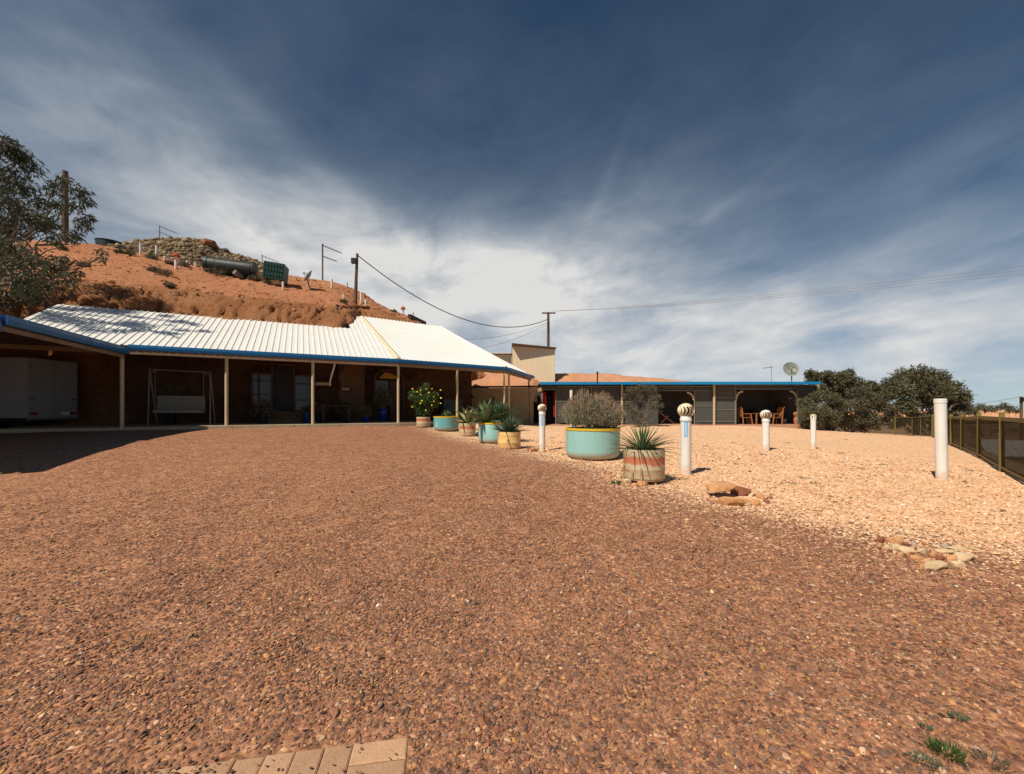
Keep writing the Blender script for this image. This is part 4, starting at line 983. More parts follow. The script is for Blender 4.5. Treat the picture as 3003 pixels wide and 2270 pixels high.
# far bushes on the plain beyond the fence
for i, (px, py, Yd, r, lab) in enumerate(((2875, 1192, 75, 13, "distant loose bush left of the others on the plain"), (2905, 1196, 80, 11, "distant thin bush between the plain's taller ones"), (2943, 1188, 78, 12, "distant spindly bush near the far utility pole"), (2970, 1198, 85, 12, "distant low dark bush beside the far utility pole"), (2850, 1203, 70, 11, "distant round bush close behind the big acacia"))):
    c = at(px, py, Yd); rr_ = r / F * Yd; b = (c.x, c.y, g1(c.x, c.y))
    tree("plain_bush", lab, "bush", b, [(c.x, c.y, c.z, rr_, .7), (c.x + rr_, c.y, c.z - rr_ * .7, rr_ * .8, .7), (c.x - rr_ * .9, c.y, c.z - rr_ * .6, rr_ * .8, .7)], 420, .35, "leaf_acacia", "bark_grey", (.3, 1), 60 + i, "bushes on the far plain", .1, 2.5, .6, .06, False)
rr = random.Random(77); sv, sf = [], []
rs_ = np.random.default_rng(44)
cc = []
for k in range(260):
    Yd = rr.uniform(40, 165); xx = rr.uniform(-5, 1.5 * Yd + 10); 
    if xx < 22: continue
    cc.append((xx, Yd, g1(xx, Yd) + .3, rr.uniform(.5, 1.3)))
V, Fq = leafcloud(9000, [c[:3] for c in cc], [(c[3], c[3], c[3] * .6) for c in cc], .45, rs_, 0, 2.2, .5)
tag(nmesh("scrub", V, Fq, MATS["leaf_acacia_grey"]), "far low scrub dotting the plain beyond the fence", "scrub", kind="stuff")

# ------------------------------------------------------------------ fence on the right
def zf_(x, y): return g1(x, y)
fn = thing("mesh_fence", "olive steel fence with dark mesh running along the right of the yard", "fence", (FENCE[2][0], FENCE[2][1], zf_(*FENCE[2])))
for i, (x, y) in enumerate(FENCE):
    z = zf_(x, y); m = MB(); m.box((x, y, z + .55), (.075, .075, 1.30), math.atan2(FD[1], FD[0])); m.box((x, y, z + 1.205), (.085, .085, .012), math.atan2(FD[1], FD[0]))
    build(m, "post", MATS["fence_olive"], fn)
    if i:
        a, b = Vector((*FENCE[i - 1], zf_(*FENCE[i - 1]))), Vector((x, y, z)); d = (b - a).normalized() * .04
        a2, b2 = a + d, b - d
        up = Vector((0, 0, 1))
        build(MB().beam(a2 + up * 1.08, b2 + up * 1.08, .05, .075), "rail", MATS["fence_olive"], fn)
        build(MB().beam(a2 + up * .10, b2 + up * .10, .04, .04), "rail", MATS["fence_olive"], fn)
        build(MB().prism([a2 + up * .02, b2 + up * .02, b2 + up * 1.04, a2 + up * 1.04], Vector((FD[1], -FD[0], 0)) * .008), "mesh_panel", MATS["fence_mesh"], fn)
bf = thing("wire_fence", "light wire mesh fence closing the back of the yard", "fence", (23, 24, zf_(23, 24)))
BK = [(FENCE[-1][0] + .03, FENCE[-1][1] + .12, .03), ((2735 - CX) / F * 22.4, 22.4, .018), ((2700 - CX) / F * 24.6, 24.6, .018), ((2675 - CX) / F * 25.6, 25.6, .018), ((2625 - CX) / F * 27.2, 27.2, .045), ((2540 - CX) / F * 29.4, 29.4, .03), ((2480 - CX) / F * 31, 31, .03)]
for i, (x, y, r) in enumerate(BK):
    z = zf_(x, y); build(MB().tube([(x, y, z - .1), (x, y, z + 1.2)], r, 8), "post", MATS["fence_olive"], bf, True)
    if i:
        a, b = Vector((BK[i-1][0], BK[i-1][1], zf_(*BK[i-1][:2]))), Vector((x, y, z)); up = Vector((0, 0, 1))
        build(MB().tube([a + up * 1.16, b + up * 1.16], .02, 6), "rail", MATS["fence_olive"], bf)
        build(MB().prism([a + up * .03, b + up * .03, b + up * 1.14, a + up * 1.14], Vector((.006, .003, 0))), "mesh_panel", MATS["fence_wire"], bf)

# neighbour's white-roofed shed below the fence
ns_ = thing("white_shed", "white ribbed metal shed roof on lower ground beyond the fence", "shed", (18.6, 14.6, -2.3))
U = Vector((0.80, -0.60, 0)); Vv = Vector((0.60, 0.80, 0)); O_ = at(2893, 1292, 15.2)
def nsf(s, w_, z): p = O_ + U * s + Vv * w_; return Vector((p.x, p.y, z))
zt = O_.z
ribbed(nsf, -.2, 9.4, lambda s: -1.1, lambda s: 0.0, "roof_sheet", k=0.42, z0=zt, parent=ns_, per=4)
m = MB(); m.beam(nsf(-.25, .03, zt + .0), nsf(9.5, .03, zt + .0), .12, .10); build(m, "ridge_cap", MATS["roof_white"], ns_)
corr(nsf(-.2, -1.0, 0), nsf(9.4, -1.0, 0), -2.6, zt - .5, zt - .5, .25, "wall", "wall_grey", ns_)
corr(nsf(9.4, 1.6, 0), nsf(-.2, 1.6, 0), -2.6, zt - .3, zt - .3, .25, "wall", "wall_grey", ns_)

# ------------------------------------------------------------------ planters
def disc_pot(name, label, c, r, h, matname, rim=None, soil_in=0.05, group="round planters along the gravel edge", bevel=.25, tilt=0.0, drum=False):
    c = Vector(c); t = thing(name, label, "planter", c, group)
    if drum:
        prof = [(r * .93, 0), (r * .97, .012), (r * .97, .03), (r, .035), (r, h * .34), (r * 1.012, h * .36), (r * 1.012, h * .38), (r, h * .40), (r, h * .80), (r * 1.008, h * .82), (r * 1.008, h * .84), (r, h * .86), (r * 1.0, h), (r * .975, h), (r * .97, h - soil_in)]
    else:
        prof = [(r * .80, 0)] + [(r * (.80 + .20 * math.sin(math.pi / 2 * k / 7)), h * bevel * (1 - math.cos(math.pi / 2 * k / 7))) for k in range(1, 8)] + [(r, h * .985), (r * .985, h), (r * .96, h), (r * .955, h - soil_in)]
    build(MB().lathe(prof, c, 48, True, False), "body", MATS[matname], t, True)
    sm = MB().lathe([(r * .96, h - soil_in - .01), (r * .5, h - soil_in + .015), (.01, h - soil_in + .02)], c, 32, False, True)
    build(sm, "soil", MATS["soil"], t, True)
    if rim: build(MB().lathe([(r * 1.0, h - .045), (r * 1.022, h - .035), (r * 1.022, h + .006), (r * .95, h + .008), (r * .948, h - .02)], c, 48, False, False), "rim", MATS[rim], t, True)
    return t
def agave(name, label, c, n, L, wd, mats, elev, seed, curve=0.5, edge=None, dead=0, fold=.28):
    """rosette of tapering keeled leaves; every leaf its own part"""
    rr = random.Random(seed); c = Vector(c); t = thing(name, label, "plant", c, "succulents in the round planters")
    for k in range(n + dead):
        isd = k >= n
        az_ = k * 2.39996 + rr.uniform(-.2, .2); f = (k + .5) / n if not isd else 1.0
        e = R(elev[0] + (elev[1] - elev[0]) * f + rr.uniform(-7, 7)) if not isd else R(rr.uniform(-55, -15))
        l = L * rr.uniform(.8, 1.08) * (0.75 + .25 * f); w0 = wd * rr.uniform(.85, 1.1)
        d = Vector((math.cos(az_), math.sin(az_), 0)); sd_ = Vector((-d.y, d.x, 0)); p = c + d * .02; vs = []; seg = 7
        ang = e
        for q in range(seg + 1):
            u = q / seg; ww = w0 * (0.55 + 1.05 * u - 1.6 * u ** 2.4) if q < seg else 0.002
            ww = max(ww, .002); up = Vector((0, 0, 1)) * math.cos(ang) - d * math.sin(ang)
            vs += [p + sd_ * ww / 2 + up * ww * fold, p - up * ww * .06, p - sd_ * ww / 2 + up * ww * fold, p - up * ww * (.06 + .22 * (1 - u))]
            p = p + (d * math.cos(ang) + Vector((0, 0, 1)) * math.sin(ang)) * (l / seg); ang -= curve * rr.uniform(.7, 1.3) / seg * (1.0 if f > .3 else .5)
        m = MB(); fs = []
        for q in range(seg):
            a, b = q * 4, q * 4 + 4
            fs += [(a, a + 1, b + 1, b), (a + 1, a + 2, b + 2, b + 1), (a + 2, a + 3, b + 3, b + 2), (a + 3, a, b, b + 3)]
        m.add(vs, fs)
        lf = build(m, "leaf", MATS["dry_leaf"] if isd else MATS[mats], t, True)
        if edge and not isd:
            em = MB(); ev = []
            for q in range(seg + 1):
                o1, k1, o2 = vs[q * 4], vs[q * 4 + 1], vs[q * 4 + 2]
                lift = (o1 + o2 - k1 * 2) * .04 + Vector((0, 0, .0012))
                ev += [o1 + (o1 - o2) * .03 + lift, o1.lerp(k1, .55) + lift, o2.lerp(k1, .55) + lift, o2 + (o2 - o1) * .03 + lift]
            em.add(ev, [f_ for q in range(seg) for f_ in ((q * 4, q * 4 + 1, q * 4 + 5, q * 4 + 4), (q * 4 + 2, q * 4 + 3, q * 4 + 7, q * 4 + 6))])
            build(em, "leaf_margin", MATS[edge], lf)
    return t
def pz(x, y): return g1(x, y) + .0
POT = {}
def pot(key, name, label, x, y, r, h, *a, z=None, **k):
    zz = pz(x, y) if z is None else z
    POT[key] = Vector((x, y, zz + h)); return disc_pot(name, label, (x, y, zz), r, h, *a, **k)
pot("big", "round_planter", "largest pale teal round planter with yellow rim, holding the grey bush", 1.655, 8.5, .545, .60, "teal_pot", "yellow_rim", z=pz(1.655, 8.5) + .01)
pot("near", "drum_planter", "nearest beige half drum planter with wide orange stripe beside the rocks", 1.90, 5.97, .287, .44, "drum_striped", drum=True, z=pz(1.9, 5.97) + .03)
pot("yel", "drum_planter", "mustard yellow half drum planter holding a spiky agave", -.07, 10.36, .287, .42, "mustard_pot", drum=True)
pot("mid", "round_planter", "pale teal round planter with yellow rim just behind the mustard drum", -.545, 11.95, .42, .57, "teal_pot", "yellow_rim")
pot("str2", "drum_planter", "beige half drum with orange stripe holding the cream striped agave", -1.53, 14.2, .287, .44, "drum_striped", drum=True)
pot("back", "round_planter", "worn turquoise round planter with yellow rim near the veranda", -2.44, 15.35, .455, .52, "teal_pot_worn", "yellow_rim")
pot("flow", "drum_planter", "farthest beige drum planter at the veranda edge under the flowering bush", -3.53, 16.5, .27, .40, "drum_striped", drum=True)
agave("yucca", "spiky green yucca with drooping dry leaves in the nearest drum", POT["near"] - Vector((0.02, 0, .05)), 92, .56, .030, "agave", (89, 2), 11, .55, None, 26)
agave("agave", "dark narrow leaved agave in the mustard drum", POT["yel"] - Vector((0, 0, .04)), 70, .60, .05, "agave_dark", (89, 16), 12, .35, None, 6)
agave("agave", "broad pale green agave in the teal planter behind the mustard drum", POT["mid"] + Vector((-.16, -.12, .0)), 34, .88, .17, "agave", (86, 14), 13, .45, None, 0, .2)
agave("agave", "dark bushy agave at the right of the teal planter behind the mustard drum", POT["mid"] + Vector((.22, .12, .0)), 110, .86, .055, "agave_dark", (89, 18), 14, .35)
agave("agave", "variegated agave with cream leaf edges in the striped drum", POT["str2"] - Vector((0, 0, .05)), 26, .86, .10, "agave", (88, 18), 15, .4, "agave_cream", 2)
agave("agave", "small blue green agave just showing over the worn turquoise planter", POT["back"] + Vector((.05, 0, -.05)), 34, .40, .05, "agave", (80, 14), 16, .4)
# grey lavender-like bush in the big planter
c = POT["big"]; lb = thing("lavender_bush", "woody grey lavender bush with brown flower spikes in the largest planter", "shrub", c - Vector((0, 0, .05)))
rs = np.random.default_rng(9); N = 11000
u = rs.random(N); th = rs.random(N) * 2 * np.pi; rad = np.sqrt(rs.random(N))
base = np.stack([.40 * rad * np.cos(th), .40 * rad * np.sin(th), -.05 + 0 * th], 1)
lump = fbm(np.cos(th) * rad * 3.2 + 9, np.sin(th) * rad * 3.2 + 9, 0, 3) - .5
topr = (.62 + .22 * lump) * rad; ztop = (.62 + .42 * lump) * np.sqrt(np.maximum(1 - (rad * .93) ** 2, .015))
top = np.stack([topr * np.cos(th), topr * np.sin(th), ztop], 1)
f = .12 + .88 * rs.random(N) ** .62
p0 = base + (top - base) * f[:, None] + rs.normal(size=(N, 3)) * .02; ax = (top - base); ax /= np.linalg.norm(ax, axis=1, keepdims=True)
ax = ax + rs.normal(size=(N, 3)) * .33; ax /= np.linalg.norm(ax, axis=1, keepdims=True)
sd_ = np.cross(ax, rs.normal(size=(N, 3))); sd_ /= np.linalg.norm(sd_, axis=1, keepdims=True)
L = (.045 + .06 * rs.random(N))[:, None]
V = np.stack([p0, p0 + ax * L * .5 + sd_ * .0065, p0 + ax * L, p0 + ax * L * .5 - sd_ * .0065], 1).reshape(-1, 3) + np.array(c)
nmesh("foliage", V, np.arange(4 * N).reshape(N, 4), MATS["leaf_lavender"], lb)
k = rs.choice(N, 900, replace=False); q0 = (top[k] + np.array([0, 0, -.02])); a2 = ax[k] * .4 + np.array([0, 0, 1.0]); a2 /= np.linalg.norm(a2, axis=1, keepdims=True); s2_ = sd_[k]
L2 = (.08 + .08 * rs.random(len(k)))[:, None]
V = np.stack([q0, q0 + a2 * L2 * .6 + s2_ * .007, q0 + a2 * L2, q0 + a2 * L2 * .6 - s2_ * .007], 1).reshape(-1, 3) + np.array(c)
nmesh("flower_spikes", V, np.arange(4 * len(k)).reshape(-1, 4), MATS["lavender_spike"], lb)
m = MB(); rr = random.Random(4)
for j in range(46):
    a_ = rr.uniform(0, 6.28); r_ = rr.uniform(.05, .38); limb(m, c + Vector((r_ * .5 * math.cos(a_), r_ * .5 * math.sin(a_), -.06)), c + Vector((r_ * 1.3 * math.cos(a_), r_ * 1.3 * math.sin(a_), rr.uniform(.2, .42))), .011, .004, rr, 4)
build(m, "stems", MATS["bark"], lb)
agave("agave", "blue agave spears poking out of the lavender bush on its right", c + Vector((.32, .05, -.08)), 13, .72, .05, "agave", (74, 14), 18, .25)
# flowering bush
c = POT["flow"]; fb = thing("flowering_bush", "green daisy bush dotted with yellow flowers in the farthest drum", "shrub", c - Vector((0, 0, .04)))
cl2 = []; rr = random.Random(8)
for j in range(26):
    a_, e_ = rr.uniform(0, 6.28), rr.uniform(-.5, 1.0); rd = rr.uniform(.15, .50)
    cl2.append((c.x + .03 + rd * math.cos(a_) * .95, c.y + rd * math.sin(a_) * .8, c.z + .62 + .52 * e_ * (1 - rd * .5), rr.uniform(.15, .21)))
cl2 += [(c.x - .1, c.y, c.z + .2, .2), (c.x + .1, c.y, c.z + .25, .22), (c.x + .12, c.y, c.z + 1.18, .13), (c.x + .13, c.y, c.z + 1.32, .07)]
V, Fq = leafcloud(6500, [q[:3] for q in cl2], [q[3] for q in cl2], .10, np.random.default_rng(3), .1, 3.6, .5)
nmesh("foliage", V, Fq, MATS["leaf_bright"], fb)
m = MB()
for j in range(14):
    q = cl2[j]; limb(m, c + Vector((rr.uniform(-.07, .07), rr.uniform(-.07, .07), -.05)), q[:3], .012, .004, rr, 5)
build(m, "stems", MATS["bark"], fb)
FL = [(264,398),(368,418),(440,400),(517,398),(628,415),(246,485),(370,472),(475,445),(540,500),(633,517),(385,552),(540,562),(630,585),(366,588),(258,635),(435,678),(515,612),(285,510),(325,438)]
fm = MB(); fm.lathe([(.004, .006), (.016, .004), (.034, .0), (.030, -.004)], (0, 0, 0), 9, False, False); fm.lathe([(.012, .004), (.008, .010), (.002, .011)], (0, 0, 0), 8, False, True)
fme = bpy.data.meshes.new("flower"); fme.from_pydata(fm.v, [], fm.f); fme.materials.append(MATS["flower_yellow"])
for j, (zx, zy) in enumerate(FL):
    px, py = 1150 + zx * .226, 1050 + zy * .2262; p = at(px, py, c.y - .50 + .35 * abs(px - 1246) / 50)
    o = bpy.data.objects.new("flower", fme); COL.objects.link(o); o.parent = fb; o.location = p - ORG[fb.name]
    d = Vector((rr.uniform(-.5, .3), -1, rr.uniform(.2, 1.1))).normalized(); o.rotation_euler = d.to_track_quat("Z", "Y").to_euler(); o.scale = [rr.uniform(.65, 1.05)] * 3

# ------------------------------------------------------------------ vent pipes standing in the gravel
def pipe(label, x, y, h, r, kind, band=None, z=None, name="vent_pipe", rb=None, lean=(0, 0), cow="vent_cream"):
    z = g1(x, y) - .02 if z is None else z; c = Vector((x, y, z)); t = thing(name, label, "vent pipe", c, "white vent pipes of the underground rooms")
    rb = rb or r * 1.52
    hp = h - (rb * 1.72 if kind == "ball" else 0)
    tp = c + Vector((lean[0], lean[1], hp))
    m = MB(); m.tube([c, c.lerp(tp, .5), tp], r, 24); build(m, "pipe", MATS["white_pvc"], t, True)
    if kind == "ball":
        build(MB().lathe([(r * 1.06, -.075), (r * 1.10, -.07), (r * 1.10, -.03), (r * 1.02, -.02), (r * 1.02, .012), (r * .8, .014)], tp, 28, False, False), "collar", MATS["white_pvc"], t, True)
        bc = tp + Vector((0, 0, rb * .80))
        build(MB().lathe([(rb * .80, rb * .48), (rb * .74, rb * .60), (rb * .55, rb * .78), (rb * .3, rb * .89), (.004, rb * .93)], bc, 28, True, True), "cap", MATS[cow], t, True)
        build(MB().lathe([(rb * .60, -rb * .80), (rb * .62, -rb * .62), (rb * .30, -rb * .60), (rb * .30, rb * .47), (rb * .3, rb * .5)], bc, 20, True, False), "core", MATS["black"], t)
        nv = 13
        vm = MB(); seg = 8; vs = []
        for q in range(seg + 1):
            u_ = -1 + 2 * q / seg; zz = u_ * rb * .70; rad_ = rb * math.sqrt(max(1 - (u_ * .72) ** 2, .05)); tw = .45 * (1 - u_ * u_)
            w_ = 2 * math.pi / nv * .52
            vs += [(rad_ * math.cos(tw) * 1.0, rad_ * math.sin(tw), zz), (rad_ * .86 * math.cos(tw + w_), rad_ * .86 * math.sin(tw + w_), zz)]
        vm.add(vs, [(2 * q, 2 * q + 1, 2 * q + 3, 2 * q + 2) for q in range(seg)])
        me = bpy.data.meshes.new("vane"); me.from_pydata(vm.v, [], vm.f); me.materials.append(MATS[cow])
        for q in range(nv):
            o = bpy.data.objects.new("vane", me); COL.objects.link(o); o.parent = t; o.location = bc - c; o.rotation_euler = (0, 0, 2 * math.pi * q / nv)
    elif kind == "cowl":
        build(MB().lathe([(r * 1.08, -.03), (r * 1.08, 0), (r * .9, .002)], tp, 20, True, False), "collar", MATS["white_pvc"], t, True)
        for q in range(6):
            a_ = q * math.pi / 3; build(MB().box(tp + Vector((r * .9 * math.cos(a_), r * .9 * math.sin(a_), .032)), (.02, .035, .07), a_), "fin", MATS["white_pvc"], t)
        build(MB().lathe([(r * .6, .0), (r * .6, .07)], tp, 12, False, False), "core", MATS["black"], t)
        build(MB().lathe([(r * 1.12, .066), (r * 1.12, .085), (r * .6, .10), (.004, .104)], tp, 20, True, True), "cap", MATS["vent_cream"], t, True)
    else:
        build(MB().lathe([(r * 1.02, -.06), (r * 1.07, -.055), (r * 1.07, .008), (r * .9, .018), (.004, .02)], tp, 24, False, True), "cap", MATS["white_pvc"], t, True)
    if band:                                           # upright blue-bordered sticker wrapped on the front
        a0, z0, z1, hw = band; m = MB(); m2 = MB()
        def pt(da, zz, k): a_ = a0 + da; return c + Vector((math.cos(a_) * r * k, math.sin(a_) * r * k, zz))
        wv = hw / r; n_ = 6
        for q in range(n_):
            d0, d1 = -wv + 2 * wv * q / n_, -wv + 2 * wv * (q + 1) / n_
            m.add([pt(d0, z0, 1.012), pt(d1, z0, 1.012), pt(d1, z1, 1.012), pt(d0, z1, 1.012)], [(0, 1, 2, 3)])
            e0, e1 = d0 * .66, d1 * .66
            m2.add([pt(e0, z0 + .012, 1.024), pt(e1, z0 + .012, 1.024), pt(e1, z1 - .012, 1.024), pt(e0, z1 - .012, 1.024)], [(0, 1, 2, 3)])
        lbp = build(m, "sticker", MATS["sticker_blue"], t); build(m2, "sticker_field", MATS["sticker_pale"], lbp)
    return t
pipe("white vent pipe with cream turbine cowl and blue sticker right of the nearest drum", 2.77, 6.6, 1.15, .081, "ball", (R(-112), .62, .86, .026), rb=.125)
pipe("white vent pipe with turbine cowl and blue sticker rising from a ring of stones", .72, 9.9, 1.13, .073, "ball", (R(-102), .62, .88, .026), rb=.108)
pipe("white vent pipe with round white turbine cowl standing before the open bay", 6.25, 10.2, 1.02, .080, "ball", None, rb=.127, cow="white_pvc")
pipe("short white vent pipe with slotted cowl, right of the turbine pipes", 8.0, 11.0, .83, .062, "cowl")
pipe("thick plain white pipe with flat cap closest to the fence", 7.42, 7.15, 1.40, .080, "flat", lean=(-.03, 0))
pipe("thin white vent pipe half hidden behind the lavender bush", (1675 - CX) / F * 15.8, 15.8, 1.55, .05, "cowl")
x_ = (1752 - CX) / F * 20.5; tag(build(MB().tube([(x_, 20.5, g1(x_, 20.5) - .05), (x_, 20.5, 3.17)], .032, 10).lathe([(.045, 3.10), (.045, 3.20), (.02, 3.22)], (x_, 20.5, 0), 10), "black_pole", MATS["black"], None, True, (x_, 20.5, g1(x_, 20.5))), "thin black pole standing upright in front of the low building", "pole")

# ------------------------------------------------------------------ rocks
def rock(label, x, y, size, matn, seed, z=None, rz=None, tilt=0.0, group=None, flat=False, name="rock"):
    """broken angular stone: a box of noise-jittered points cut by random planes"""
    rr = random.Random(seed); z = g1(x, y) if z is None else z
    q = Matrix.Rotation(rr.uniform(0, 6.28) if rz is None else rz, 3, "Z") @ Matrix.Rotation(tilt, 3, "X")
    bm = bmesh.new(); bmesh.ops.create_icosphere(bm, subdivisions=2, radius=1.0)
    planes = [(Vector((rr.gauss(0, 1), rr.gauss(0, 1), rr.gauss(0, .7))).normalized(), rr.uniform(.50, .82)) for _ in range(9)]
    planes += [(Vector((rr.uniform(-.25, .25), rr.uniform(-.25, .25), 1)).normalized(), .5 if flat else .7), (Vector((0, 0, -1)), .55)]
    for v in bm.verts:
        for n_, d_ in planes:
            e_ = v.co.dot(n_) - d_
            if e_ > 0: v.co -= n_ * e_
        v.co += Vector((rr.uniform(-1, 1), rr.uniform(-1, 1), rr.uniform(-1, 1))) * .035
    for v in bm.verts: v.co = q @ Vector((v.co.x * size[0] * 1.35, v.co.y * size[1] * 1.35, v.co.z * size[2] * 1.7))
    me = bpy.data.meshes.new(name); bm.to_mesh(me); bm.free()
    o = link(name, me, MATS[matn]); o.location = (x, y, z + size[2] * .55); return tag(o, label, "rock", group)
def gpt(px, py):
    z = .3
    for _ in range(12):
        Y = (CAMZ - z) * F / (py - HY); X = (px - CX) / F * Y; z = g1(X, Y)
    return X, Y
GR1, GR2, GR3, GR4 = "rocks in the orange pile", "rocks in the tan scatter", "stones by the nearest drum", "stones ringing the vent pipe"
x, y = gpt(2118, 1458); rock("largest orange slab propped up in the rock pile below the vent pipes", x, y, (.16, .12, .045), "rock_tan", 41, z=g1(x, y) + .085, rz=.2, tilt=.15, group=GR1, flat=True)
x, y = gpt(2140, 1480); rock("brown block lying under the propped orange slab", x, y, (.14, .06, .062), "rock_tan", 42, rz=-.35, group=GR1, flat=True)
x, y = gpt(2168, 1450); rock("darker red slab leaning right of the orange one in the pile", x, y, (.14, .09, .065), "rock_red", 43, rz=-.5, tilt=-.3, group=GR1, flat=True)
for k, (px, py, s, mt) in enumerate(((2205,1455,.05,"rock_cream"),(2230,1460,.055,"rock_tan"),(2215,1480,.06,"rock_tan"),(2245,1475,.04,"rock_red"),(2190,1470,.035,"rock_tan"),(2258,1463,.03,"rock_red"))):
    x, y = gpt(px, py); rock("small loose rock at the right of the orange pile", x, y, (s, s * .8, s * .55), mt, 50 + k, group=GR1)
sc2 = [(2582,1590,.055,.03,"rock_red"),(2626,1592,.06,.03,"rock_tan"),(2655,1603,.04,.025,"rock_red"),(2622,1612,.045,.03,"rock_cream"),(2658,1620,.06,.03,"rock_cream"),(2705,1625,.045,.03,"rock_cream"),(2740,1632,.05,.03,"rock_tan"),(2775,1620,.075,.02,"rock_cream"),(2805,1612,.07,.02,"rock_cream"),(2690,1640,.055,.02,"rock_tan"),(2715,1655,.06,.03,"rock_tan"),(2740,1665,.085,.035,"rock_cream"),(2790,1650,.06,.035,"rock_tan"),(2825,1640,.085,.035,"rock_cream"),(2805,1662,.05,.025,"rock_cream"),(2700,1668,.03,.02,"rock_tan"),(2600,1608,.025,.018,"rock_cream"),(2760,1642,.035,.025,"rock_red"),(2680,1600,.02,.016,"rock_grey"),(2560,1588,.025,.016,"rock_cream"),(2640,1632,.03,.02,"rock_tan"),(2770,1605,.03,.02,"rock_grey")]
SPEC = {(2582,1590): "leftmost dark red rock of the scatter at the right of the yard", (2626,1592): "orange rock next to the leftmost red one in the scatter", (2740,1665): "largest flat cream slab at the front of the rock scatter", (2825,1640): "long cream slab at the right end of the rock scatter",
        (2775,1620): "thin cream flagstone in the middle of the rock scatter", (2805,1612): "thin cream flagstone at the back right of the rock scatter", (2790,1650): "tan block tucked beside the long cream slab", (2715,1655): "tan block behind the largest cream slab", (2690,1640): "flat tan stone left of the middle of the scatter",
        (2805,1662): "cream wedge in front of the long cream slab", (2622,1612): "rounded cream stone below the orange rock", (2658,1620): "flat cream stone left of centre in the scatter", (2655,1603): "small red rock right of the orange one"}
rr = random.Random(91)
extra = [(rr.uniform(2560, 2850), 0, rr.uniform(.012, .026), .014, rr.choice(("rock_tan", "rock_cream", "rock_tan", "rock_red"))) for _ in range(22)]
extra = [(x_, 1590 + (x_ - 2570) * .24 + rr.uniform(-14, 22), s_, h_, m_) for x_, _, s_, h_, m_ in extra]
for k, (px, py, s, hh, mt) in enumerate(sc2 + extra):
    x, y = gpt(px, py); lab = {"rock_red": "small red brown stone in the scatter at the right of the yard", "rock_tan": "small tan stone in the scatter at the right of the yard", "rock_cream": "small pale cream stone in the scatter at the right of the yard", "rock_grey": "small grey stone in the scatter at the right of the yard"}[mt]
    lab = SPEC.get((px, py), lab); s *= .82
    rock(lab, x, y, (s, s * .62, hh * .95), mt, 80 + k, rz=random.Random(k).uniform(-.6, .6), tilt=random.Random(k).uniform(-.25, .25), group=GR2, flat=s > .05)
for k, (px, py, s, mt) in enumerate(((1842,1417,.055,"rock_cream"),(1815,1402,.05,"rock_cream"),(1802,1396,.04,"rock_tan"),(1785,1402,.035,"rock_tan"),(1862,1424,.035,"rock_tan"),(1790,1388,.03,"rock_tan"),(1822,1392,.04,"rock_cream"),(1768,1395,.025,"rock_cream"),(1885,1424,.06,"rock_tan"),(1775,1408,.02,"rock_tan"),(1757,1401,.02,"rock_cream"),(1920,1421,.03,"rock_tan"))):
    x, y = gpt(px, py); rock("cream coloured stone at the left foot of the nearest drum" if mt == "rock_cream" else "tan stone at the foot of the nearest drum", x, y, (s, s * .85, s * .62), mt, 120 + k, group=GR3)
rr = random.Random(15)
for k in range(26):
    a_ = rr.uniform(0, 6.28); d_ = rr.uniform(.10, .36); x, y = .70 + d_ * 1.15 * math.cos(a_), 9.78 + d_ * .8 * math.sin(a_); s = rr.uniform(.022, .05)
    rock("small tan stone in the ring round the stickered vent pipe", x, y, (s, s * .8, s * .8), rr.choice(("rock_tan", "rock_cream", "rock_tan", "rock_red")), 150 + k, group=GR4)

# ------------------------------------------------------------------ things on the hill
HG = "white vents on the hill"
def hvent(px, py, top, label, wpx=10.0, capred=False):
    p = hillpt(px, py); h = (py - top) / F * p.y; r = wpx / F * p.y / 2
    t = thing("hill_vent", label, "vent pipe", p, HG)
    build(MB().tube([p - Vector((0, 0, .15)), p + Vector((0, 0, h))], r, 12), "pipe", MATS["white_pvc"], t, True)
    if capred:
        build(MB().lathe([(r * 1.0, h), (r * 2.9, h - .02), (r * 2.9, h + .03), (r * 1.2, h + .16), (.01, h + .20)], p, 16, True, True), "cap", MATS["red_cap"], t, True)
    else: build(MB().lathe([(r * 1.12, h - .05), (r * 1.12, h + .02), (.01, h + .04)], p, 12, True, True), "cap", MATS["white_pvc"], t, True)
    return t
for a in ((412,747,715,"leftmost white vent standing on the stony crest"), (459,757,722,"tall white vent below the hilltop aerial"), (483,766,753,"short white vent left of the red capped one"),
          (550,781,765,"short white vent just right of the red capped one"), (574,783,770,"short white vent nearest the long green cylinder"), (830,850,828,"white vent right below the green crate"),
          (973,844,820,"white vent right of the tall aerial mast"), (1017,842,829,"short white vent on the ridge left of the dark pole"), (1007,878,866,"stubby white vent low on the slope left of the pole"),
          (1059,887,858,"tall white vent just right of the dark pole"), (1073,898,880,"white vent low on the slope right of the pole"), (1211,930,913,"white vent at the far right end of the ridge")):
    hvent(*a, wpx=6.0)
hvent(516, 788, 752, "white vent with red conical cap among the hilltop vents", 7.5, True)
hvent(1182, 922, 906, "white vent with red cap at the right end of the ridge", 5.0, True)
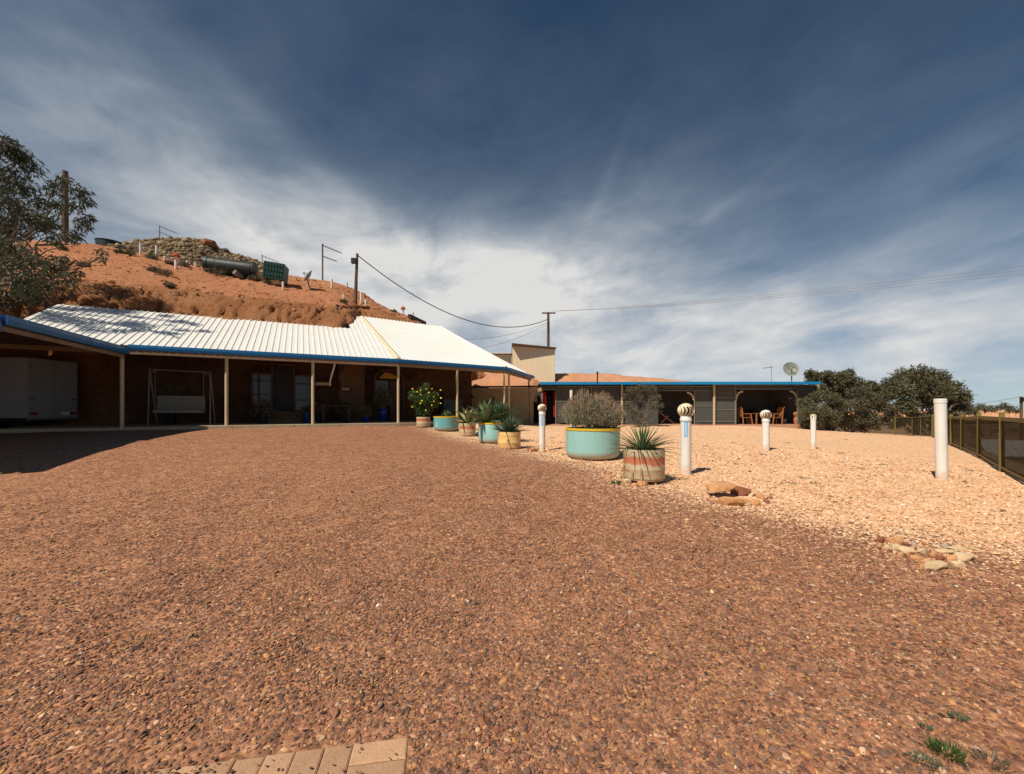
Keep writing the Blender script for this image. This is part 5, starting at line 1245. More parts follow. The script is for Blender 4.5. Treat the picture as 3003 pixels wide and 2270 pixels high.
def aerial(label, px, py, top, arms, r=.025, mat="steel"):
    p = hillpt(px, py); z = CAMZ + (HY - top) / F * p.y; t = thing("tv_aerial", label, "aerial", p, "aerials on the hill")
    build(MB().tube([p - Vector((0, 0, .2)), Vector((p.x, p.y, z))], r, 8), "mast", MATS[mat], t, True)
    for f, L, ang, n in arms:
        a = Vector((p.x, p.y, p.z + (z - p.z) * f)); d = Vector((math.cos(ang), math.sin(ang) * .6, -.38)).normalized(); b = a + d * L
        bm = build(MB().tube([a - d * .05, b], r * .55, 6), "boom", MATS[mat], t)
        for k in range(n):
            q = a.lerp(b, (k + .6) / n); sd_ = Vector((-d.y, d.x, 0)).normalized() * (.32 - .02 * k)
            build(MB().tube([q - sd_, q + sd_], .007, 5), "element", MATS[mat], bm)
    return t
aerial("thin tv aerial on the stony hilltop", 468, 712, 662, ((.97, 1.0, .3, 5), (.62, 1.35, -.2, 6)))
aerial("tall dark tv aerial mast on the ridge", 946, 822, 715, ((.96, 1.3, .2, 6), (.66, 1.1, -.3, 5)), .05, "pole_timber")
aerial("small tv aerial between the cylinder and the green crate", 769, 790, 748, ((.95, 1.1, .2, 5), (.45, 1.2, -.1, 5)))
# service pole with box
p = hillpt(1042, 889); zt_ = CAMZ + (HY - 744) / F * p.y; sp = thing("service_pole", "dark timber service pole with black box standing on the slope", "pole", p)
build(MB().tube([p - Vector((0, 0, .4)), Vector((p.x + .05, p.y, p.z + (zt_ - p.z) * .5)), Vector((p.x + .12, p.y, zt_))], (.11, .09, .07), 12), "pole", MATS["pole_timber"], sp, True)
bz_ = CAMZ + (HY - 768) / F * p.y
build(MB().box((p.x - .03, p.y - .16, bz_), (.26, .2, .30)), "box", MATS["black"], sp)
POLE_A = Vector((p.x + .12, p.y, zt_ - .08))
# timber post by the gum tree
p = hillpt(191, 709); z = CAMZ + (HY - 502) / F * p.y
tag(build(MB().tube([p - Vector((0, 0, .3)), Vector((p.x, p.y, z))], (.15, .12), 10), "timber_pole", MATS["pole_timber"], None, True, p), "bare timber pole on the hill behind the gum tree", "pole")
# long cylinder, crate, dish, tank, planks
pL, pR = hillpt(608, 800), hillpt(745, 818); Ya = (pL.y + pR.y) / 2
a, b = at(608, 775, Ya), at(741, 792, Ya + .4); d = (b - a).normalized(); r = 22 / F * Ya
cy = thing("steel_cylinder", "long dark green steel cylinder lying on the hillside", "cylinder", a - Vector((0, 0, r)))
build(MB().tube([a, b], r, 24), "barrel", MATS["tank_green"], cy, True)
for q, s_ in ((a, -1), (b, 1)): build(MB().tube([q - d * .12 * (1 if s_ < 0 else -1) * -1 * s_ * -1, q + d * .05 * s_], r * 1.07, 24), "flange", MATS["tank_green"], cy, True)
build(MB().tube([a - Vector((-1.7, 0.3, r * 1.25)), b - Vector((.4, .3, r * 1.25))], .14, 12), "skid", MATS["steel"], cy, True)
p = hillpt(808, 836); Yc = p.y; a = at(782, 777, Yc); b = at(836, 825, Yc)
w_, h_ = b.x - a.x, a.z - b.z; cr = thing("green_crate", "dark green slatted metal crate unit on the hillside", "crate", (p.x, p.y, b.z))
cc_ = Vector(((a.x + b.x) / 2, Yc, (a.z + b.z) / 2)); rot = .25; RM = Matrix.Rotation(rot, 3, "Z") @ Matrix.Rotation(.10, 3, "Y")
build(MB().box(cc_, (w_, .9, h_), mat=RM), "body", MATS["crate_green"], cr)
for k in range(7): build(MB().box(cc_ + RM @ Vector((-w_ / 2 + w_ * (k + .5) / 7, -.46, 0)), (.03, .03, h_ * .92), mat=RM), "slat", MATS["tank_green"], cr)
for k in range(3): build(MB().box(cc_ + RM @ Vector((0, -.475, -h_ * .3 + h_ * .3 * k)), (w_ * .96, .02, .035), mat=RM), "slat", MATS["tank_green"], cr)
build(MB().box(cc_ - Vector((0, 0, h_ * .62)), (w_ * .6, .5, .22)), "base", MATS["rock_cream"], cr)
def dish(label, base, top, r, facing, mats=("dish", "steel")):
    base, top = Vector(base), Vector(top); t = thing("satellite_dish", label, "dish", base)
    build(MB().tube([base - Vector((0, 0, .2)), top - Vector(facing) * -.12], .035, 10), "post", MATS[mats[1]], t, True)
    f = Vector(facing).normalized(); q = f.to_track_quat("Z", "Y").to_matrix(); m = MB(); m.lathe([(.01, -.18 * r)] + [(r * k / 8, -.18 * r + .30 * r * (k / 8) ** 2) for k in range(1, 9)] + [(r * 1.01, .10 * r), (r * .9, .05 * r), (.02, -.2 * r)], (0, 0, 0), 32, False, False)
    m.v = [tuple(top + q @ Vector(v)) for v in m.v]; dd = build(m, "reflector", MATS[mats[0]], t, True)
    for k in range(3):
        a_ = k * 2.094; build(MB().tube([top + q @ Vector((r * .85 * math.cos(a_), r * .85 * math.sin(a_), .06 * r)), top + q @ Vector((0, 0, r * .75))], .012, 5), "strut", MATS["steel"], dd)
    build(MB().tube([top + q @ Vector((0, 0, r * .68)), top + q @ Vector((0, 0, r * .85))], .05, 8), "feed", MATS["steel"], t, True)
p = hillpt(911, 852); dish("tilted grey satellite dish on a post on the red slope", p, at(905, 810, p.y), 17 / F * p.y * 1.1, (-.80, -.35, .55))
xD, yD = (2319 - CX) / F * 27.0, 27.0; dish("round grey satellite dish above the low building roof", (xD + .05, yD, 2.82), at(2319, 1083, yD), .48, (-.12, -.9, .30))
t = thing("tv_aerial", "small tv aerial on the roof of the low building", "aerial", (bx(2262, 26.5), 26.5, 2.82)); xa = bx(2262, 26.5)
build(MB().tube([(xa, 26.5, 2.8), (xa, 26.5, bz(1072, 26.5))], .014, 6), "mast", MATS["steel"], t)
za = bz(1079, 26.5); bm = build(MB().tube([(xa - .48, 26.5, za - .02), (xa + .05, 26.5, za + .05)], .014, 6), "boom", MATS["red_cap"], t)
for k in range(5): build(MB().tube([(xa - .45 + k * .11, 26.25, za + .012 * k), (xa - .45 + k * .11, 26.75, za + .012 * k)], .007, 5), "element", MATS["steel"], bm)
pa = hillpt(322, 722); tn = thing("water_tank", "low dark tank rim showing on the hill crest", "tank", pa)
build(MB().lathe([(.62, -.3), (.62, .20), (.66, .23), (.58, .24), (.5, .14)], pa, 28, True, True), "ring", MATS["tank_green"], tn, True)
a, b = hillpt(1200, 935), hillpt(1246, 955)
tag(build(MB().beam(a + Vector((0, 0, .12)), b + Vector((0, 0, .10)), .2, .36), "sleeper", MATS["dark_timber"], None, False, a), "dark timber sleeper edging the hill above the white roof", "sleeper")
p = hillpt(610, 720); rock("big dark ledge rock on the stony crest", p.x, p.y, (.50, .35, .26), "rock_red", 900, z=p.z + .0, rz=.4, flat=True)
p = hillpt(745, 815); rock("pale boulder between the cylinder and the crate", p.x + .6, p.y - .2, (.30, .25, .22), "rock_cream", 901, z=p.z - .1)
# low shrubs on the hill
hsb = [(485,800,19,"grey saltbush halfway down the red slope"),(634,795,26,"yellow green bush in front of the long cylinder"),(382,742,13,"small bush at the left foot of the stony crest"),(447,752,14,"green tuft between the two tall hill vents"),
       (540,775,13,"dark tuft behind the red capped vent"),(500,770,8,"little tuft left of the red capped vent"),(248,776,12,"small dark bush low on the left of the red slope"),(187,728,9,"small round bush under the timber pole"),(452,790,12,"straggly grey plant on the slope below the vents"),
       (500,835,11,"dark bush in a hollow above the rock face"),(620,728,8,"small bush under the ledge rock"),(662,735,9,"green tuft on the right shoulder of the stony crest"),(742,815,11,"dark plants under the right end of the cylinder"),(785,828,9,"tuft at the foot of the green crate"),(352,737,9,"pale tuft by the tank on the crest"),(1008,884,8,"dark tuft low on the slope left of the pole"),(1155,912,6,"small plant on the ridge near the far red cap")]
for k, (px, py, r, lab) in enumerate(hsb):
    p = hillpt(px, py + r * .5); rd = r / F * p.y
    tree("hill_shrub", lab, "shrub", p, [(p.x, p.y, p.z + rd * .5, rd, .6), (p.x + rd * .7, p.y - .1, p.z + rd * .3, rd * .7, .6), (p.x - rd * .7, p.y - .1, p.z + rd * .3, rd * .65, .6)], 420, .10, "saltbush" if k % 3 else "leaf_acacia", "bark_grey", (.05, 1), 300 + k, "low shrubs on the hill", 0.0, 3.5, .6, .02, False)
# undergrowth between the carport and the hill
ug = [(225,1085,14),(245,1100,16),(265,1085,12),(228,1120,14),(250,1130,12),(210,1105,12),(60,1025,10),(30,1030,12)]
tree("bank_bush", "leafy bush catching light on the bank behind the white trailer", "bush", at(240, 1190, 17.2), clumps_px(ug, 17.2, 12, .5), 1800, .13, "leaf_bright", "bark", (.3, 2), 71, None, .2, 3.2, .5, .03)

# ------------------------------------------------------------------ under the veranda
def vpt(px, py, w, fn="A"):
    s, z = (wallA if fn == "A" else wallB)(px, py, w); return (SA if fn == "A" else SB)(s, w, z)
# swing seat
sw = thing("swing_seat", "white framed swing seat with pale canvas cushions under the veranda", "swing seat", vpt(525, 1247, .9))
def tb(pts, r, name, parent, mt="steel"): return build(MB().tube(pts, r, 8), name, MATS[mt], parent, True)
L0, L1 = vpt(434, 1247, .6), vpt(616, 1247, .6); T0, T1 = vpt(438, 1083, 1.0), vpt(617, 1092, 1.0); B0, B1 = L0 + (SA(0, 1.0, 0) - SA(0, 0, 0)), L1 + (SA(0, 1.0, 0) - SA(0, 0, 0))
for q in (L0, L1, B0, B1): q.z = ZS
for a, b in ((L0, T0), (B0, T0), (L1, T1), (B1, T1)): tb([a, b], .022, "leg", sw)
tb([T0, T1], .022, "top_rail", sw)
for q, s_ in ((T0, 1), (T1, -1)):
    d = (T1 - T0).normalized() * s_; tb([q - Vector((0, 0, .28)), q - Vector((0, 0, .1)) + d * .06, q + d * .26], .013, "brace", sw)
c0, c1 = vpt(455, 1203, 1.0), vpt(597, 1203, 1.0); ex = (c1 - c0).normalized(); nn_ = Vector((NA.x, NA.y, 0)); mid_p = (c0 + c1) / 2; Lw = (c1 - c0).length; Rm = Matrix((ex, nn_, Vector((0, 0, 1)))).transposed()
build(MB().box(mid_p + Vector((0, 0, -.04)), (Lw, .5, .10), mat=Rm), "seat_cushion", MATS["canvas"], sw)
build(MB().box(mid_p + nn_ * .27 + Vector((0, 0, .26)), (Lw, .10, .48), mat=Rm), "back_cushion", MATS["canvas"], sw)
for q in (c0, c1):
    tb([q + Vector((0, 0, -.1)), Vector((q.x, q.y, T0.z))], .01, "hanger", sw)
# blue pots and dark pot plants
def gpot(label, px, py, r, h, mt, fn, w, leaves=0, lc="leaf_acacia", lr=.3, lh=.5):
    p = vpt(px, py, w, fn); p.z = ZS; t = thing("glazed_pot", label, "pot", p, "pots under the veranda")
    build(MB().lathe([(r * .62, 0), (r * .80, h * .3), (r * .96, h * .75), (r, h * .94), (r * 1.04, h * .96), (r * 1.04, h), (r * .92, h), (r * .9, h - .06)], p, 28, True, False), "body", MATS[mt], t, True)
    build(MB().lathe([(r * .9, h - .07), (.01, h - .05)], p, 20, False, True), "soil", MATS["soil"], t)
    if leaves:
        m = MB(); rr = random.Random(int(px)); 
        for k in range(4): limb(m, p + Vector((0, 0, h - .06)), p + Vector((rr.uniform(-1, 1) * lr * .6, rr.uniform(-1, 1) * lr * .6, h + lh)), .015, .006, rr, 5)
        pl = thing("pot_plant", label.replace("pot", "foliage") if False else "dark leaves of the " + label, "plant", p + Vector((0, 0, h - .06)), "plants under the veranda")
        build(m, "stems", MATS["bark"], pl)
        V, Fq = leafcloud(leaves, [(p.x, p.y, p.z + h + lh), (p.x + lr * .3, p.y, p.z + h + lh * .5), (p.x - lr * .3, p.y, p.z + h + lh * .4)], [(lr, lr, lr * .8)] * 3, .13, np.random.default_rng(int(px)), .2, 3.0, .5)
        nmesh("foliage", V, Fq, MATS[lc], pl)
gpot("tall blue glazed pot by the arched door", 1122, 1240, .23, .60, "blue_glaze", "B", 2.2, 900, "leaf_acacia", .36, .75)
gpot("small blue pot on the floor left of the tall one", 1072, 1243, .16, .28, "blue_glaze", "B", 1.9, 300, "leaf_acacia", .22, .28)
gpot("blue pot at the right window by the steps", 900, 1235, .17, .42, "blue_glaze", "A", 1.9, 300, "leaf_acacia", .16, .16)
gpot("dark pot left of the entrance steps", 770, 1240, .20, .38, "black", "A", 1.8, 500, "leaf_acacia", .30, .35)
gpot("dark pot behind the swing seat", 500, 1238, .20, .4, "black", "A", 2.3, 800, "leaf_acacia", .45, .8)
gpot("dark pot left of the plastered pier", 935, 1240, .18, .35, "black", "A", 2.1, 400, "leaf_acacia", .28, .3)
gpot("dark pot under the wall sign", 1010, 1240, .20, .4, "black", "A", 2.0, 700, "leaf_acacia", .36, .45)
gpot("dark pot by the garden wall", 1445, 1236, .22, .45, "black", "B", 2.4, 500, "agave_dark", .34, .45)
# wall things
def wallbox(name, label, cat, px, py, wpx, hpx, fn, mt, th=.06, w=2.86, lump=False):
    p = vpt(px, py, w, fn); n_ = Vector((NA.x, NA.y, 0)) if fn == "A" else Vector((NB.x, NB.y, 0)); e_ = Vector((EA.x, EA.y, 0)) if fn == "A" else Vector((EB.x, EB.y, 0))
    W, H = wpx / F * p.y, hpx / F * p.y; m = MB(); Rm_ = Matrix((e_, n_, Vector((0, 0, 1)))).transposed()
    if lump: m.add([p + Rm_ @ v for v in rockverts(W / 2, th, H / 2, int(px))], ICOF)
    else: m.box(p, (W, th, H), mat=Rm_)
    return tag(build(m, name, MATS[mt], None, False, p), label, cat)
sg = wallbox("wall_sign", "small dark framed sign on the plastered pier", "sign", 1013, 1141, 30, 15, "A", "dark_timber", .05, 2.80)
q = ORG[sg.name]; n_ = Vector((NA.x, NA.y, 0)); Rm_ = Matrix((Vector((EA.x, EA.y, 0)), n_, Vector((0, 0, 1)))).transposed()
build(MB().box(q - n_ * .035, (.30, .012, .12), mat=Rm_), "plate", MATS["plaster_cream"], sg)
for px, lab in ((1080, "dark wall lantern left of the arched door"), (1206, "dark wall lantern right of the arched door")):
    p = vpt(px, 1106, 2.75, "B"); t = thing("wall_lantern", lab, "lantern", p, "lanterns by the arched door")
    build(MB().lathe([(.04, -.16), (.09, -.13), (.11, .10), (.13, .12), (.02, .22)], p, 6, True, True), "housing", MATS["black"], t)
    build(MB().tube([p + Vector((0, 0, .2)), p + Vector((NB.x, NB.y, 0)) * .25 + Vector((0, 0, .1))], .015, 6), "bracket", MATS["black"], t)
for k, (px, py, w_, h_, lab) in enumerate(((1366, 1124, 7, 13, "dark hanging ornament high on the rock wall near the veranda end"), (1299, 1155, 12, 14, "dark wall mask behind the flowering bush"), (1353, 1140, 7, 12, "small dark wall ornament near the thin post"), (1384, 1163, 18, 11, "wide dark hat shape hung on the rock wall"))):
    wallbox("wall_ornament", lab, "ornament", px, py, w_, h_, "B", "black", .07, 2.95, True)
# barbecue-like cabinet in the shade
p = vpt(1322, 1240, 2.3, "B"); p.z = ZS; cb = thing("dark_cabinet", "dark metal cabinet with low legs in the shade behind the planters", "cabinet", p); Rb = Matrix((Vector((EB.x, EB.y, 0)), Vector((NB.x, NB.y, 0)), Vector((0, 0, 1)))).transposed()
build(MB().box(p + Vector((0, 0, .72)), (1.05, .5, .62), mat=Rb), "body", MATS["tank_green"], cb)
build(MB().box(p + Vector((0, 0, 1.06)), (1.15, .56, .05), mat=Rb), "top", MATS["black"], cb)
for sx in (-1, 1):
    for sy in (-1, 1): build(MB().box(p + Rb @ Vector((sx * .48, sy * .2, .2)), (.06, .06, .42), mat=Rb), "leg", MATS["black"], cb)
# table and bench suggestion left of the pier
p = vpt(985, 1240, 1.6, "A"); p.z = ZS; tbn = thing("timber_table", "dark timber table with slatted top under the wall sign", "table", p); Ra = Matrix((Vector((EA.x, EA.y, 0)), Vector((NA.x, NA.y, 0)), Vector((0, 0, 1)))).transposed()
for k in range(5): build(MB().box(p + Ra @ Vector((0, -.3 + .15 * k, .70)), (1.1, .13, .035), mat=Ra), "slat", MATS["dark_timber"], tbn)
for sx in (-1, 1):
    for sy in (-1, 1): build(MB().box(p + Ra @ Vector((sx * .48, sy * .28, .34)), (.06, .06, .68), mat=Ra), "leg", MATS["dark_timber"], tbn)

# ------------------------------------------------------------------ trailer in the carport shade
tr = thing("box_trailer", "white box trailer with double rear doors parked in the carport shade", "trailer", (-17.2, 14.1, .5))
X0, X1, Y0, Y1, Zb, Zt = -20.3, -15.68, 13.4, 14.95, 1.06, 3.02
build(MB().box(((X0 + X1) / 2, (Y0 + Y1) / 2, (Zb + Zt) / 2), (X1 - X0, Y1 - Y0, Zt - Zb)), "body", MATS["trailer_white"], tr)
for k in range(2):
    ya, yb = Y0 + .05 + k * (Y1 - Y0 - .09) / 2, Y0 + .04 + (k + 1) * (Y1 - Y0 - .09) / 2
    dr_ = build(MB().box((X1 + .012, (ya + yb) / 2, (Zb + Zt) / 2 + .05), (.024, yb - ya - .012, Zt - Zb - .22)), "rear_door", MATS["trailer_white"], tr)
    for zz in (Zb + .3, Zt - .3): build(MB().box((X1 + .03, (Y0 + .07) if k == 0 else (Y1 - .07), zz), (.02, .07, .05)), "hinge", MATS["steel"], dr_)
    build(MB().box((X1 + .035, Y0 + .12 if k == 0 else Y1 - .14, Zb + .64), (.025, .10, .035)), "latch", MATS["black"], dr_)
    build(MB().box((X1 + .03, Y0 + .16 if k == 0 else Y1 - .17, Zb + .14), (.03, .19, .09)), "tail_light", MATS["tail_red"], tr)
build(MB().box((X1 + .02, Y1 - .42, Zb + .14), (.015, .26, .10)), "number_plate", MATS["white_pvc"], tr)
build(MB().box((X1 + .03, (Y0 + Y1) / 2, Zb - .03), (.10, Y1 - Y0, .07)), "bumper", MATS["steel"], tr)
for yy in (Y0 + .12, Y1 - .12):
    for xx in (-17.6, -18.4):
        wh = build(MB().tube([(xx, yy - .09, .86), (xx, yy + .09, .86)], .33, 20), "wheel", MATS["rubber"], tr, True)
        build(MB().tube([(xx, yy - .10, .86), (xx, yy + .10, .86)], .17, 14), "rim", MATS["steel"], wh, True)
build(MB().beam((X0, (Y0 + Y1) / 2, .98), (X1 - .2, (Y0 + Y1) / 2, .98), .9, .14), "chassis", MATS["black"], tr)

# ------------------------------------------------------------------ furniture in the low building
def chair(label, px, face, Yc=24.75):
    x = bx(px, Yc); z = .45; t = thing("timber_armchair", label, "chair", (x, Yc, z), "timber outdoor furniture"); f = face
    for sy in (-.25, .25):
        build(MB().beam((x - f * .22, Yc + sy, z), (x - f * .30, Yc + sy, z + .95), .04, .05), "rear_leg", MATS["chair_timber"], t)
        build(MB().beam((x + f * .32, Yc + sy, z), (x + f * .22, Yc + sy, z + .62), .04, .05), "front_leg", MATS["chair_timber"], t)
        build(MB().beam((x - f * .28, Yc + sy, z + .63), (x + f * .30, Yc + sy, z + .63), .06, .03), "armrest", MATS["chair_timber"], t)
    for k in range(5): build(MB().box((x - f * .18 + f * .1 * k, Yc, z + .40), (.07, .5, .025)), "seat_slat", MATS["chair_timber"], t)
    for k in range(5):
        u_ = -.2 + .1 * k; build(MB().beam((x - f * .24, Yc + u_, z + .46), (x - f * .36, Yc + u_, z + 1.0), .06, .02), "back_slat", MATS["chair_timber"], t)
    build(MB().beam((x - f * .36, Yc - .27, z + 1.0), (x - f * .36, Yc + .27, z + 1.0), .04, .06), "top_rail", MATS["chair_timber"], t)
chair("timber armchair left of the table in the open bay", 2184, 1); chair("timber armchair right of the table in the open bay", 2274, -1)
x = bx(2226, 24.8); t = thing("timber_side_table", "small square timber table between the two armchairs", "table", (x, 24.8, .45), "timber outdoor furniture")
for k in range(6): build(MB().box((x - .35 + .14 * k, 24.8, 1.10), (.12, .8, .03)), "slat", MATS["chair_timber"], t)
for sx in (-.36, .36):
    for sy in (-.34, .34): build(MB().box((x + sx, 24.8 + sy, .765), (.06, .06, .63)), "leg", MATS["chair_timber"], t)
x = bx(2336, 24.4); t = thing("clay_urn", "orange clay urn standing at the right post of the open bay", "urn", (x, 24.45, .45))
build(MB().lathe([(.09, 0), (.13, .18), (.12, .34), (.07, .44), (.10, .50), (.15, .60), (.12, .70), (.04, .74)], (x, 24.45, .45), 20, True, True), "body", MATS["terracotta"], t, True)
x = bx(2298, 25.4); t = thing("white_pot", "pale round pot on the porch floor right of the chairs", "pot", (x, 25.4, .45))
build(MB().lathe([(.13, 0), (.17, .25), (.19, .27), (.19, .31), (.15, .31)], (x, 25.4, .45), 20, True, True), "body", MATS["trailer_white"], t, True)
x = bx(2320, 25.0); t = thing("hanging_lamp", "little pale lamp hanging under the porch roof at the right", "lamp", (x, 25, 1.98))
build(MB().tube([(x, 25, 2.1), (x, 25, 2.8)], .006, 5), "cord", MATS["black"], t); build(MB().lathe([(.17, 1.97), (.15, 2.03), (.04, 2.10), (.01, 2.11)], (x, 25, 0), 16, True, True), "shade", MATS["trailer_white"], t, True)
for px, lab, sc_ in ((2205, "dark indoor plant behind the left armchair", .5), (2300, "large dark plant deep in the right of the open bay", .8)):
    x = bx(px, 27); tree("porch_plant", lab, "plant", (x, 27, .45), [(x, 27, 1.45 * sc_ + .5, .5 * sc_ + .1, .8), (x + .4 * sc_, 27, 1.1 * sc_ + .5, .4 * sc_, .8), (x - .4 * sc_, 27, 1.2 * sc_ + .5, .4 * sc_, .8)], 500, .2, "leaf_acacia", "bark", (.05, 1), int(px), None, .3, 3, .5, .02, False)
# folded deck chair in the left open bay
x = bx(1950, 24.9); t = thing("deck_chair", "dark slatted deck chair leaning in the left open bay", "chair", (x, 24.9, .45))
for sy in (-.28, .28):
    build(MB().beam((x - .55, 24.9 + sy, 1.25), (x + .45, 24.9 + sy, .50), .05, .05), "rail", MATS["redwood"], t); build(MB().beam((x - .40, 24.9 + sy, .46), (x + .1, 24.9 + sy, .95), .05, .05), "leg", MATS["redwood"], t)
for k in range(9): build(MB().box((x - .5 + .105 * k, 24.9, 1.25 - .079 * k), (.07, .56, .02), mat=Matrix.Rotation(.64, 3, "Y")), "slat", MATS["redwood"], t)

# ------------------------------------------------------------------ poles and wires
px_, Yp = 1608, 40.0; xp = (px_ - CX) / F * Yp; zp = CAMZ + (HY - 919) / F * Yp
up_ = thing("utility_pole", "tall timber utility pole with crossarm behind the tin shed", "pole", (xp, Yp, .2))
build(MB().tube([(xp, Yp, .2), (xp, Yp, zp + .1)], (.17, .12), 12), "pole", MATS["pole_timber"], up_, True)
build(MB().beam((xp - .62, Yp - .1, zp), (xp + .68, Yp - .1, zp), .10, .12), "crossarm", MATS["pole_timber"], up_)
for k in (-.5, -.18, .22, .56): build(MB().lathe([(.03, .06), (.05, .10), (.05, .16), (.02, .2)], (xp + k, Yp - .1, zp), 8), "insulator", MATS["white_pvc"], up_)
def wire(name, label, a, b, sag, r, mt, n=28, group=None):
    a, b = Vector(a), Vector(b); pts = [a.lerp(b, k / n) - Vector((0, 0, sag * 4 * (k / n) * (1 - k / n))) for k in range(n + 1)]
    return tag(build(MB().tube(pts, r, 6), name, MATS[mt], None, True, a), label, "wire", group)
wire("service_cable", "sagging service cable from the hill pole to the utility pole", POLE_A, (xp - .1, Yp - .2, CAMZ + (HY - 938) / F * Yp), 2.15, .032, "wire", 40)
GW = "overhead wires from the utility pole"
for k, (yy, x2) in enumerate(((727, .1), (739, .35), (750, .6))):
    e_ = at(3003, yy, 20.0); s_ = Vector((xp + .3 + .13 * k, Yp - .1, zp + .2)); far = s_ + (e_ - s_) * 1.7
    wire("overhead_wire", ("uppermost", "middle", "lowest")[k] + " of the three overhead wires rising to the right edge", s_, far, .9, .008, "cable_pale", 40, GW)
wire("stay_wire", "thin cable from the utility pole down behind the white roof, upper one", (xp - .1, Yp - .1, zp - .9), at(1360, 995, 36), .4, .014, "cable_pale", 16, GW)
wire("stay_wire", "thin cable from the utility pole down behind the white roof, lower one", (xp - .1, Yp - .1, zp - 1.0), at(1415, 1020, 37), .3, .014, "cable_pale", 16, GW)
xq = (2995 - CX) / F * 55.0; zq = g1(xq, 55); t = thing("utility_pole", "distant utility pole at the right edge beyond the fence", "pole", (xq, 55, zq))
build(MB().tube([(xq, 55, zq), (xq, 55, bz(1163, 55))], .16, 10), "pole", MATS["pole_timber"], t, True); build(MB().box((xq, 54.8, bz(1172, 55)), (.5, .3, .55)), "transformer", MATS["black"], t)
wire("overhead_wire", "thin wire leaving the distant utility pole to the left", (xq, 55, bz(1164, 55)), at(2700, 1196, 120), .5, .02, "wire", 12)

# ------------------------------------------------------------------ brick paving at the photographer's feet
pv = bpy.data.objects.new("paving", None); COL.objects.link(pv); PO = Vector((-.425, 1.70, 0)); pv.location = PO; ORG["paving"] = PO; structure(pv)
ud, vd = Vector((-.986, -.165, 0)), Vector((.165, -.986, 0)); PA, PB = .104, .211
def paver_mesh(lu, lv):
    m = MB(); c_ = .006; h_ = .05
    pts = lambda i, z: [ud * i + vd * i + Vector((0, 0, z)), ud * (lu - i) + vd * i + Vector((0, 0, z)), ud * (lu - i) + vd * (lv - i) + Vector((0, 0, z)), ud * i + vd * (lv - i) + Vector((0, 0, z))]
    m.add(pts(0, -h_) + pts(0, -c_ * .6) + pts(c_, 0), [(0, 1, 5, 4), (1, 2, 6, 5), (2, 3, 7, 6), (3, 0, 4, 7), (4, 5, 9, 8), (5, 6, 10, 9), (6, 7, 11, 10), (7, 4, 8, 11), (8, 9, 10, 11)])
    me = bpy.data.meshes.new("paver"); me.from_pydata(m.v, [], m.f); me.materials.append(MATS["paver"]); return me
mS, mL = paver_mesh(PA, PB), paver_mesh(PB, PA); rr = random.Random(2); spots = []
for k in range(5): spots.append((mL, 0.0, k * (PA + .004)))
for row in range(3):
    for k in range(26): spots.append((mS, PB + .004 + k * (PA + .004), row * (PB + .004)))
for me, u_, v_ in spots:
    o = bpy.data.objects.new("paver", me); COL.objects.link(o); o.parent = pv; q = ud * (u_ + rr.uniform(-.001, .001)) + vd * (v_ + rr.uniform(-.001, .001)); w = PO + q + ud * .05 + vd * .05
    o.location = q + Vector((0, 0, g1(w.x, w.y) + .008 + rr.uniform(-.002, .002))); o.rotation_euler = (rr.uniform(-.012, .012), rr.uniform(-.012, .012), rr.uniform(-.008, .008))
def on_paving(x, y):
    rx, ry = x - PO.x, y - PO.y; u_ = rx * ud.x + ry * ud.y; v_ = rx * vd.x + ry * vd.y; return (u_ > -.012) & (v_ > -.012)

# ------------------------------------------------------------------ loose gravel: every near stone is real geometry, instanced on points
pit = .0132; X_, Y_ = np.meshgrid(np.arange(-11.5, 12.5, pit), np.arange(.75, 9.2, pit)); X_, Y_ = X_.ravel(), Y_.ravel(); rs = np.random.default_rng(5)
keep = np.abs(X_) < 1.34 * Y_ + 1.0; X_, Y_ = X_[keep], Y_[keep]
dd_ = np.hypot(X_, Y_); prob = np.interp(dd_, [0, 2.4, 4.0, 5.5, 7.0, 8.2], [1, 1, .58, .26, .08, 0])
X_ = X_ + rs.normal(size=X_.shape) * pit * .45; Y_ = Y_ + rs.normal(size=Y_.shape) * pit * .45
bare = fbm(X_ * .9 + 3, Y_ * .9, 1.5, 4)
trk = np.minimum(np.abs(Y_ - (1.55 + .55 * (X_ + 4.2) + .02 * (X_ + 4) ** 2)), np.abs(Y_ - (3.1 + .52 * (X_ + 4.2) + .02 * (X_ + 4) ** 2))) + .5 * (fbm(X_ * 2, Y_ * 2, 4, 3) - .5)
prob = prob * np.interp(trk, [0, .22], [.5, 1.0])
prob = prob * np.interp(bare, [.34, .40, .46], [.34, .65, 1.0])
onp = on_paving(X_, Y_); rim = on_paving(X_ - ud.x * .03, Y_ - ud.y * .03) ^ onp
pu_ = (X_ - PO.x) * ud.x + (Y_ - PO.y) * ud.y + .25 * (fbm(X_ * 6, Y_ * 6, 2, 2) - .5)
prob = np.where(onp, np.interp(pu_, [0, .70, .95], [.03, .05, 1.0]), prob)
keep = rs.random(X_.shape) < prob * .88; X_, Y_, onp = X_[keep], Y_[keep], onp[keep]
xf, yf_ = rs.uniform(-3, 14, 90000), rs.uniform(4.5, 14.0, 90000); kf = (pale_f(xf, yf_) > .45) & (xf < 1.34 * yf_ + .5) & (rs.random(90000) < np.interp(np.hypot(xf, yf_), [4, 7, 11, 14], [.35, 1, .5, 0])) & ((xf - FA[0]) * FD[1] - (yf_ - FA[1]) * FD[0] < .3)
nfar = int(kf.sum()); X_, Y_, onp = np.concatenate([X_, xf[kf]]), np.concatenate([Y_, yf_[kf]]), np.concatenate([onp, np.zeros(nfar, bool)]); n_ = len(X_)
Zg = gz(X_, Y_) + np.where(onp, .016, 0.0)
